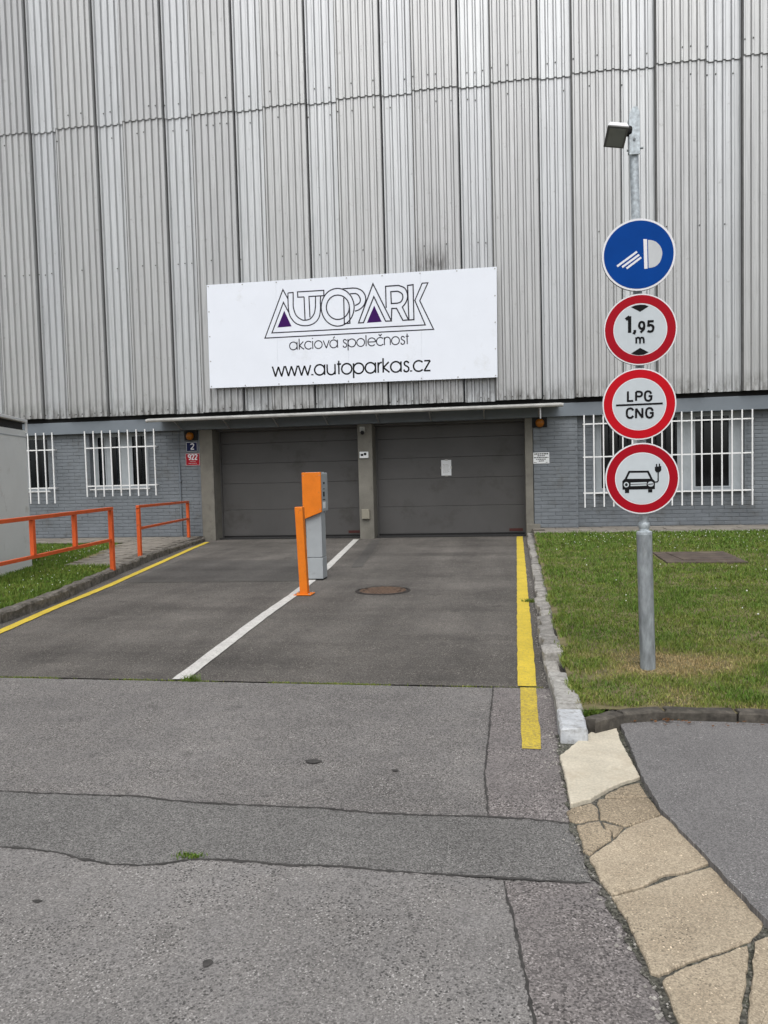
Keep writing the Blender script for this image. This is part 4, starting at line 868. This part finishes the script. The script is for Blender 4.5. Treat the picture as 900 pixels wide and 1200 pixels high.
# ================================================================== SIGN POLE
PXs, PYs = .905, 5.70
def px_at(z): return .945-.018*z
T = thing('sign_pole', (.94, PYs, .09), 'galvanised steel pole standing on the lawn, carrying four round signs', 'pole')
mb = MB(); mb.tube([(px_at(.02), PYs, .02), (px_at(1.06), PYs, 1.06)], .0535, 28); mb.build('sleeve', M['galv_dark'], T, smooth=True)
nk = [(1.06, .0545), (1.078, .054), (1.083, .047), (1.088, .034), (1.10, .033), (1.108, .039), (1.13, .041), (1.142, .038), (1.15, .032), (1.175, .0315)]
mb = MB(); mb.tube([(px_at(z), PYs, z) for z, r_ in nk], [r_ for z, r_ in nk], 28); mb.build('neck', M['galv'], T, smooth=True)
mb = MB(); mb.tube([(px_at(1.17), PYs, 1.17), (px_at(3.76), PYs, 3.76)], .030, 24); mb.build('pipe', M['galv'], T, smooth=True)
# ------------------------------------------------------------------ floodlight on top of the pole
F = thing('floodlight', (px_at(3.8), PYs, 3.74), 'small grey floodlight tilted downward on a galvanised bracket at the pole top', 'lamp')
x = px_at(3.85)
mb = MB(); mb.prism([(x-.035, 3.70), (x+.035, 3.70), (x+.035, 3.98), (x+.02, 4.02), (x-.012, 4.02), (x-.035, 3.97)], 'y', PYs-.05, PYs-.036); mb.box(x-.036, x-.028, PYs-.0355, PYs+.02, 3.72, 3.95); mb.box(x+.028, x+.036, PYs-.0355, PYs+.02, 3.72, 3.95); mb.build('bracket', M['galv'], F)
mb = MB(); mb.disc((x-.002, 3.80), .009, 'y', PYs-.056, PYs-.05, 8); mb.tube([(x-.05, PYs-.03, 3.735), (x+.06, PYs-.03, 3.745)], .008, 8); mb.build('bolt', M['galv_dark'], F)
mb = MB(); mb.tube([(x-.03, PYs-.03, 3.865), (x-.075, PYs-.05, 3.865)], .035, 12); mb.build('knuckle', M['rubber'], F)
# housing: a tilted tapered box, lens facing down and towards the viewer
cx, cy, cz = x-.125, PYs-.07, 3.835
Rm_ = Matrix.Rotation(R(10), 4, 'Y') @ Matrix.Rotation(R(-26), 4, 'X')
def tb(mb, x0, x1, y0, y1, z0, z1, tp=1.):
    v = [(sx*(tp if sz > 0 else 1), sy*(tp if sz > 0 else 1), z1 if sz > 0 else z0) for sz in (-1, 1) for sx, sy in ((x0, y0), (x1, y0), (x1, y1), (x0, y1))]
    v = [Rm_ @ (Vector(p)*.9)+Vector((cx, cy, cz)) for p in v]
    mb.add(v, [(0,3,2,1),(4,5,6,7),(0,1,5,4),(1,2,6,5),(2,3,7,6),(3,0,4,7)])
mb = MB(); tb(mb, -.08, .08, -.10, .10, -.02, .038, .8); mb.build('housing', M['rimwhite'], F, bevel=.006)
mb = MB(); tb(mb, -.077, .077, -.097, .097, -.03, -.021); mb.build('lens_frame', pm('dark lamp gasket', (.12, .125, .12), .5), F)
mb = MB(); tb(mb, -.06, .06, -.08, .08, -.034, -.031); mb.build('lens', pm('lamp glass', (.2, .22, .21), .2), F)

# ------------------------------------------------------------------ round signs
YS = 5.62
GRP = 'round traffic signs on the pole'
def round_sign(c, label, field, ringm=None, r=.2475, dz=0, ry=None):
    t = thing('traffic_sign', (c[0], YS, c[1]), label, 'traffic sign', GRP)
    mb = MB(); mb.disc(c, r, 'y', YS, YS+.004, 72); mb.build('disc', M['rimwhite'], t)
    mb = MB(); mb.ring(c, r-.004, r+.001, YS+.0042, YS+.022, 72); mb.build('rim', M['galv_dark'], t)
    if ringm:
        mb = MB(); mb.ring(c, r*.735, r*.965, YS-.0012, YS+.001, 72); mb.build('border_ring', ringm, t)
        mb = MB(); mb.disc(c, r*.71, 'y', YS-.001, YS+.001, 64); mb.build('face', field, t)
    else:
        mb = MB(); mb.disc(c, r*.945, 'y', YS-.0012, YS+.001, 72); mb.build('face', field, t)
    mb = MB()
    for z in (-.1, .1): mb.box(c[0]-.05, c[0]+.05, YS+.005, YS+.05, c[1]+z-.014, c[1]+z+.014)
    mb.build('clamp', M['galv_dark'], t)
    return t
def symbols(t, c, items, mat, name, y=YS-.0012):
    mb = MB()
    for k, (wd, P) in enumerate(items):
        Q = [(c[0]+a, c[1]+b) for a, b in P]
        if wd: mb.ribbon(Q, wd, y-.0008-.0002*k, y+.0001)
        else: mb.prism(Q, 'y', y-.0008-.0002*k, y+.0001)
    mb.build(name, mat, t)
c, it = SIGN_LAMP
t = round_sign(c, 'round blue sign with a white headlamp symbol, topmost on the pole', M['blue'], r=.2455)
symbols(t, c, it[:4], M['rimwhite'], 'headlamp_beams'); symbols(t, c, it[4:], M['greyprint'], 'headlamp')
c, it = SIGN_HEIGHT
t = round_sign(c, 'round red bordered height limit sign reading 1,95 m between black triangles', M['signwhite'], M['red'], r=.245)
symbols(t, c, it, M['black'], 'lettering')
c, it = SIGN_GAS
t = round_sign(c, 'round red bordered sign reading LPG over CNG with a line between', M['signwhite'], M['red2'], r=.248)
symbols(t, c, it, M['black'], 'lettering')
c, it = SIGN_CAR
t = round_sign(c, 'round red bordered sign showing a black car with a charging plug, lowest on the pole', M['signwhite'], M['red'], r=.249)
symbols(t, c, it, M['black'], 'car_symbol'); symbols(t, c, SIGN_CAR_LIGHT, M['signwhite'], 'car_lights', YS-.0034); symbols(t, c, SIGN_CAR_BAR, M['black'], 'car_light_marks', YS-.0052)
# ================================================================== TICKET MACHINE AND BOLLARD
T = thing('ticket_machine', (-2.83, 10.97, 0), 'grey ticket machine column with an orange front panel, standing on the white line', 'ticket machine')
x0, x1, y0, y1 = -2.975, -2.735, 10.84, 11.10
mb = MB(); mb.box(x0+.008, x1-.008, y0+.008, y1-.008, 0.002, .022); mb.build('contact_shade', M['rubber'], T)  # dark block added as contact shade under the machine
mb = MB(); mb.box(x0, x1, y0, y1, 0.0225, .33); mb.build('base', M['machine'], T, bevel=.006)
mb = MB(); mb.box(x0+.004, x1-.004, y0+.004, y1-.004, .336, 1.06); mb.build('column', M['machine'], T, bevel=.008)
mb = MB(); mb.box(x0-.012, x1+.012, y0-.02, y1+.13, 1.0, 1.565); mb.build('head', M['machine'], T, bevel=.01)
mb = MB(); mb.prism([(x0-.022, .915), (x0-.002, .90), (x1+.02, 1.0), (x1+.02, 1.575), (x0-.022, 1.575)], 'y', y0-.055, y0-.021); mb.build('front_panel', M['orange2'], T, bevel=.006)
mb = MB(); mb.box(x0+.02, x1-.02, y0+.01, y1+.05, 1.566, 1.578); mb.build('cap', M['machine'], T)
for z0, z1, yy in ((1.40, 1.43, .12), (1.22, 1.29, .10), (1.325, 1.335, .11)):
    mb = MB(); mb.box(x1+.0125, x1+.017, y0+yy, y0+yy+.07, z0, z1); mb.build('button' if z1 < 1.4 else 'lens', M['black'], T)
mb = MB(); mb.box(x1+.0125, x1+.0145, y0+.06, y0+.22, 1.045, 1.14); mb.build('label', M['paper'], T)
mb = MB(); mb.box(x1+.0125, x1+.016, y0+.08, y0+.2, 1.17, 1.18); mb.build('ticket_slot', M['black'], T)
mb = MB()
for sx_ in (x0+.0, x1-.0):
    for sz_ in (1.04, 1.53): mb.disc((sx_, sz_), .006, 'y', y0-.058, y0-.055, 8)
mb.build('screws', M['galv_dark'], T, kind='stuff')
mb = MB(); mb.disc((y0+.2, .99), .014, 'x', x1+.0, x1+.012, 10); mb.build('lock', M['galv_dark'], T)
B = thing('bollard', (-2.66, 9.53, 0), 'square orange steel bollard on a small foot plate in front of the ticket machine', 'bollard')
mb = MB(); q = .052
v = [(-2.655-q, 9.53-q, .012), (-2.655+q, 9.53-q, .012), (-2.655+q, 9.53+q, .012), (-2.655-q, 9.53+q, .012)]
v += [(x-.035, y, 1.135) for x, y, z in v]
mb.add(v, [(0,3,2,1),(4,5,6,7),(0,1,5,4),(1,2,6,5),(2,3,7,6),(3,0,4,7)]); mb.build('post', M['orange2'], B, bevel=.008)
mb = MB(); mb.box(-2.775, -2.545, 9.42, 9.64, 0.009, .018); mb.build('foot_plate', M['orange2'], B, bevel=.003)
for a in (-1, 1):
    for b in (-1, 1):
        mb = MB(); mb.disc((-2.66+a*.088, 9.53+b*.085), .012, 'z', .018, .03, 6); mb.build('bolt', M['galv_dark'], B)

# ================================================================== RAILINGS
def bar(mb, a, b, w_, h_):
    a, b = Vector(a), Vector(b); d_ = (b-a).normalized(); s = d_.cross(Vector((0, 0, 1))).normalized()*w_/2; u = s.cross(d_).normalized()*h_/2
    mb.add([a-s-u, a+s-u, a+s+u, a-s+u, b-s-u, b+s-u, b+s+u, b-s+u], [(0,1,2,3),(4,7,6,5),(0,4,5,1),(1,5,6,2),(2,6,7,3),(3,7,4,0)])
GR = 'orange railings beside the driveway'
def railing(a, b, zt, zl, zb, posts, label, slope=0):
    a, b = Vector(a), Vector(b)
    t = thing('railing', (a.x, a.y, zb), label, 'railing', GR)
    P = lambda u, z: (a.x+(b.x-a.x)*u, a.y+(b.y-a.y)*u, z+slope*u)
    m1 = MB(); bar(m1, P(-.012, zt), P(1.012, zt), .06, .05); m1.build('top_rail', M['orange'], t, bevel=.004)
    m1 = MB(); bar(m1, P(.012, zl), P(.988, zl), .045, .045); m1.build('lower_rail', M['orange'], t, bevel=.004)
    for u, full in posts:
        m1 = MB(); x, y, _ = P(u, 0); s = slope*u; w_ = .032 if full else .028
        m1.box(x-w_, x+w_, y-w_, y+w_, (zb if full else zl+.024)+s, zt-.027+s); m1.build('post', M['orange'], t, bevel=.004)
railing((-6.285, 11.30), (-5.82, 7.1), 1.085, .59, .10, [(0, 1), (.30, 0), (.577, 0), (.86, 0), (1, 1)], 'longer orange tube railing along the left grass kerb, nearer the street')
railing((-6.79, 13.2), (-7.70, 17.45), 1.035, .63, .10, [(0, 1), (1, 1)], 'shorter orange tube railing on the paved strip beside the wall', -.075)

# ================================================================== KIOSK AT THE LEFT EDGE
K = thing('kiosk', (-8.0, 10.5, .1), 'pale grey kiosk box with a white roof edge at the left edge of the lawn', 'kiosk')
ax = Vector((-.2775, .9607)); sx = Vector((-.9607, -.2775)); c0 = Vector((-8.21, 12.06))
def kq(u, v): return tuple(c0-ax*u+sx*v)     # u forward along the visible wall, v into the box
mb = MB(); mb.prism([kq(0, 0), kq(3.4, 0), kq(3.4, 2.4), kq(0, 2.4)], 'z', .02, 2.42); mb.build('wall', M['kiosk'], K)
mb = MB(); mb.prism([kq(.03, .04), kq(3.37, .04), kq(3.37, 2.36), kq(.03, 2.36)], 'z', 2.421, 2.56); mb.build('roof_shade', M['dark'], K)  # dark block paints the shade below the roof edge
mb = MB(); mb.prism([kq(-.06, -.02), kq(3.5, -.14), kq(3.5, 2.5), kq(-.06, 2.5)], 'z', 2.561, 2.61); mb.build('roof', M['kioskroof'], K, bevel=.006)
mb = MB(); mb.prism([kq(-.004, -.006), kq(3.404, -.006), kq(3.404, -.0005), kq(-.004, -.0005)], 'z', 2.30, 2.315); mb.build('trim', M['frame'], K)
mb = MB(); mb.prism([kq(-.01, -.03), kq(.03, -.03), kq(.03, -.001), kq(-.01, -.001)], 'z', 2.38, 2.555); mb.build('corner_bracket', M['kioskroof'], K)

# ================================================================== SMALL THINGS ON THE WALL
def plate(name, x0, x1, z0, z1, y, mat, label, cat, edge=None, group=None):
    t = thing(name, ((x0+x1)/2, y, z0), label, cat, group)
    mb = MB(); mb.box(x0, x1, y-.006, y, z0, z1); mb.build('plate', mat, t, bevel=.002)
    if edge:
        e = .014; mb = MB(); mb.box(x0+.004, x1-.004, y-.008, y-.0065, z0+.004, z0+e); mb.box(x0+.004, x1-.004, y-.008, y-.0065, z1-e, z1-.004); mb.box(x0+.004, x0+e, y-.008, y-.0065, z0+e+.0005, z1-e-.0005); mb.box(x1-e, x1-.004, y-.008, y-.0065, z0+e+.0005, z1-e-.0005); mb.build('edge_line', edge, t)
    return t
t = plate('number_plate', -7.80, -7.51, 2.17, 2.405, 17.735, M['navy'], 'small navy blue plate with the white number 2, under the left amber lamp', 'number plate', M['greyprint'])
text('2', (-7.69, 2.225), (-7.61, 2.225), .026, 17.728, kz=.10).build('lettering', M['rimwhite'], t)
t = plate('number_plate', -7.83, -7.46, 1.83, 2.13, 17.735, M['plate_red'], 'red plate with the white number 922, below the blue plate', 'number plate', M['greyprint'])
text('922', (-7.76, 1.975), (-7.535, 1.975), .026, 17.728, kz=.092).build('lettering', M['rimwhite'], t)
mb = MB()
def dashes(mb, x0, x1, z, h, y, lo=.012, hi=.035):
    x = x0
    while x < x1-.01:
        l = min(random.uniform(lo, hi), x1-x); mb.box(x, x+l, y-.001, y, z-h/2*random.uniform(.7, 1), z+h/2*random.uniform(.7, 1)); x += l+random.uniform(.006, .012)
dashes(mb, -7.72, -7.57, 1.935, .014, 17.728, .01, .02); dashes(mb, -7.75, -7.55, 1.885, .018, 17.728, .01, .02); mb.build('small_print', M['greyprint'], t, kind='stuff')
t = plate('notice', .485, .84, 1.655, 1.905, 17.69, M['paper'], 'white notice plate with black lines of print beside the right door', 'notice')
mb = MB()
for z, a, b, h in ((1.872, .51, .82, .03), (1.83, .58, .76, .022), (1.79, .50, .82, .024), (1.752, .55, .77, .02), (1.714, .61, .72, .022), (1.68, .50, .56, .012), (1.68, .76, .82, .012)): dashes(mb, a, b, z, h, 17.683, .018, .05)
mb.build('small_print', M['black'], t, kind='stuff')
t = thing('paper_notice', (-1.515, 18.15, 1.43), 'sheet of white paper taped to the right garage door', 'paper')
mb = MB(); mb.box(-1.635, -1.40, 18.144, 18.147, 1.435, 1.80); mb.build('sheet', M['paper'], t)
mb = MB()
for z in np.arange(1.50, 1.72, .028): dashes(mb, -1.60, -1.60+random.uniform(.12, .17), z, .007, 18.1437, .01, .04)
mb.build('small_print', M['beige'], t, kind='stuff')
for a, b, c, d_ in ((-1.55, -1.48, 1.785, 1.815), (-1.55, -1.48, 1.42, 1.45), (-1.65, -1.62, 1.59, 1.65), (-1.415, -1.385, 1.59, 1.65)):
    mb = MB(); mb.box(a, b, 18.1415, 18.1428, c, d_); mb.build('tape', M['plastic'], t)
def beacon(x, z, y, label, side):
    t = thing('warning_lamp', (x, y, z), label, 'lamp', 'amber warning lamps above the door corners')
    mb = MB(); mb.box(x-.17, x+.17, y-.03, y, z-.11, z+.12); mb.build('housing', M['rubber'], t, bevel=.01)
    n, v, f = 18, [], []
    prof = [(.098, 0), (.098, -.035), (.09, -.06), (.07, -.085), (.036, -.1), (.0, -.104)]
    for r_, dy in prof: v += [(x-.01*side+r_*math.cos(2*math.pi*k/n), y-.031+dy, z-.01+r_*math.sin(2*math.pi*k/n)) for k in range(n)]
    for j in range(len(prof)-1): f += [(j*n+k, j*n+(k+1) % n, (j+1)*n+(k+1) % n, (j+1)*n+k) for k in range(n)]
    mb = MB(); mb.add(v, f).build('lens', M['amber'], t, smooth=True)
    mb = MB(); mb.ring((x-.01*side, z-.01), .096, .112, y-.06, y-.031, 24); mb.build('bezel', M['rubber'], t)
beacon(-7.66, 2.555, 17.73, 'round amber warning lamp above the blue number plate', 1)
beacon(.63, 2.575, 17.69, 'round amber warning lamp above the white notice by the right door', -1)
t = thing('security_camera', (-3.40, 17.66, 2.5), 'white security camera mounted high on the pillar between the doors', 'camera')
mb = MB(); mb.box(-3.47, -3.35, 17.62, 17.658, 2.50, 2.62); mb.build('mount', M['plastic'], t, bevel=.01)
mb = MB(); mb.tube([(-3.41, 17.62, 2.55), (-3.385, 17.50, 2.48)], [.045, .05], 14); mb.build('body', M['plastic'], t, smooth=False)
mb = MB(); mb.tube([(-3.3849, 17.4995, 2.4798), (-3.379, 17.47, 2.462)], [.047, .04], 14); mb.build('lens', M['rubber'], t)
t = thing('intercom', (-3.39, 17.66, 1.9), 'small white box with a black reader eye on the middle pillar', 'intercom')
mb = MB(); mb.box(-3.49, -3.28, 17.625, 17.659, 1.89, 2.04); mb.build('box', M['paper'], t, bevel=.008)
mb = MB(); mb.disc((-3.355, 1.985), .032, 'y', 17.619, 17.6245, 16); mb.box(-3.46, -3.40, 17.621, 17.6245, 1.94, 1.99); mb.build('reader_eye', M['black'], t)
t = thing('junction_box', (-3.38, 17.66, .5), 'beige junction box low on the middle pillar', 'junction box')
mb = MB(); mb.box(-3.475, -3.285, 17.60, 17.659, .47, .70); mb.build('box', M['beige'], t, bevel=.008)
mb = MB(); mb.box(-3.47, -3.29, 17.592, 17.599, .475, .695); mb.build('lid', M['beige'], t, bevel=.004)

# ================================================================== COVERS AND BITS ON THE GROUND
t = thing('manhole_cover', (-1.69, 9.86, 0), 'round rusty iron manhole cover set in the driveway asphalt', 'manhole cover')
mb = MB()
mb.add([(-1.69+r_*math.cos(2*math.pi*k/48), 9.86+r_*math.sin(2*math.pi*k/48), z) for r_, z in ((.365, .004), (.335, .013), (.325, .013)) for k in range(48)], [(j*48+k, j*48+(k+1) % 48, (j+1)*48+(k+1) % 48, (j+1)*48+k) for j in range(2) for k in range(48)]); mb.build('frame', M['cast_iron'], t)
mb = MB(); mb.disc((-1.69, 9.86), .305, 'z', .002, .009, 48); mb.build('lid', M['rust'], t)
mb = MB()
for i in range(-5, 6):
    for j in range(-5, 6):
        if math.hypot(i, j) < 5.3 and (i+j) % 2 == 0: mb.box(-1.69+i*.054-.019, -1.69+i*.054+.019, 9.86+j*.054-.019, 9.86+j*.054+.019, .0085, .014)
mb.build('lid_studs', M['rust'], t, kind='stuff')
mb = MB()
for a in (20, 160, 200, 340): mb.disc((-1.69+.25*math.cos(R(a)), 9.86+.25*math.sin(R(a))), .02, 'z', .0135, .0155, 10)
mb.build('lifting_hole', M['black'], t)
t = thing('cover_slab', (2.7, 12.1, .15), 'brown weathered rectangular cover slab lying flush in the right lawn', 'cover slab')
mb = MB(); z = .172
mb.prism([(2.16, 11.41), (3.24, 11.37), (3.27, 12.77), (2.19, 12.74)], 'z', .10, z); mb.build('frame', M['cover_slab'], t, bevel=.008)
mb = MB(); mb.prism([(2.42, 11.60), (3.14, 11.57), (3.16, 12.62), (2.36, 12.60)], 'z', z-.01, z+.012); mb.build('lid', M['cover_slab'], t, bevel=.01)

def tuft(name, x, y, z, n, rad, h, label, cat='weed'):
    xs_ = RNG.normal(x, rad, n); ys_ = RNG.normal(y, rad*.45, n)
    o = grass(name, xs_, ys_, lambda a, b: z, np.full(n, .12), np.full(n, h), np.full(n, .005), .9)
    del o['kind']; tag(o, label, cat); return o
tuft('weed_tuft', -2.43, 5.46, -.01, 170, .035, .065, 'small grass tuft growing in the joint at the foot of the white line')
tuft('weed_tuft', -1.33, 2.885, .004, 120, .03, .018, 'low green weed patch in the tar joint of the street')
tuft('weed_tuft', .45, 4.70, .03, 300, .035, .075, 'grass tuft sprouting behind the white painted kerb end')
tuft('weed_tuft', .18, 9.0, .0, 160, .035, .05, 'small weed growing between yellow line and kerb stones')
# moss along the open joint
n = 2600; x = np.concatenate([RNG.uniform(-4.2, .2, n), RNG.normal(-1.3, .5, n//2), RNG.normal(-3.6, .25, n//4)]); keepm = fbm(x, x*0, 2.5)+RNG.normal(0, .3, len(x)) > .05
x = x[keepm]; y = 5.46+RNG.normal(0, .010, len(x))
grass('joint_moss', x, y, lambda a, b: -.012, np.full(len(x), .42), np.full(len(x), .022), np.full(len(x), .006), .9)
# grass that creeps over the kerb stones of the right lawn
n = 5200; y = 4.85+10*RNG.uniform(0, 1, n)**1.3; x = .385+.007*np.maximum(0, y-6)+.02*fbm(y*0, y, 4.)+RNG.normal(0, .02, n)
k = fbm(x*3, y, 2.3) > -.15; x, y = x[k], y[k]
grass('edge_grass', x, y, lambda a, b: .085+.008*(b-5)/2, np.full(len(x), .4), np.full(len(x), .05), np.full(len(x), .007), .9)
# dead leaves and bits along the lawn kerb
mb = MB()
for _ in range(70):
    a = random.gauss(.88, .035) if _ < 16 else random.uniform(.62, 2.2); b = 4.665-abs(random.gauss(0, .05 if _ > 15 else .012)); z = .045+random.uniform(0, .012); q = random.uniform(.005, .016); th = random.uniform(0, 6.3)
    u, v_ = Vector((math.cos(th), math.sin(th), random.uniform(-.3, .5)))*q, Vector((-math.sin(th), math.cos(th), random.uniform(-.3, .5)))*q*.6
    p = Vector((a, b, z+.006)); mb.add([p-u, p+v_, p+u, p-v_], [(0, 1, 2), (0, 2, 3)])
o = mb.build('leaf_litter', M['leaf'], fixn=False); o['kind'] = 'stuff'
mb = MB()
for _ in range(260):
    side = random.random()
    if side < .5: k = random.randrange(len(ROADEDGE)-1); a_, b_ = Vector(ROADEDGE[k]), Vector(ROADEDGE[k+1]); p = a_.lerp(b_, random.random())+Vector((random.gauss(-.03, .025), 0)); z = .006
    else: p = Vector((random.uniform(.19, .235), random.uniform(4.4, 12))); z = .003
    q = random.uniform(.003, .009)
    mb.add([(p.x+q, p.y, z), (p.x-q, p.y, z), (p.x, p.y+q, z), (p.x, p.y-q, z), (p.x, p.y, z+q), (p.x, p.y, z-q)], [(0,2,4),(2,1,4),(1,3,4),(3,0,4),(2,0,5),(1,2,5),(3,1,5),(0,3,5)])
o = mb.build('grit', M['granite']); o['kind'] = 'stuff'

# the helper record of each parent's place is not part of the scene
for o in bpy.data.objects:
    if '_w' in o: del o['_w']
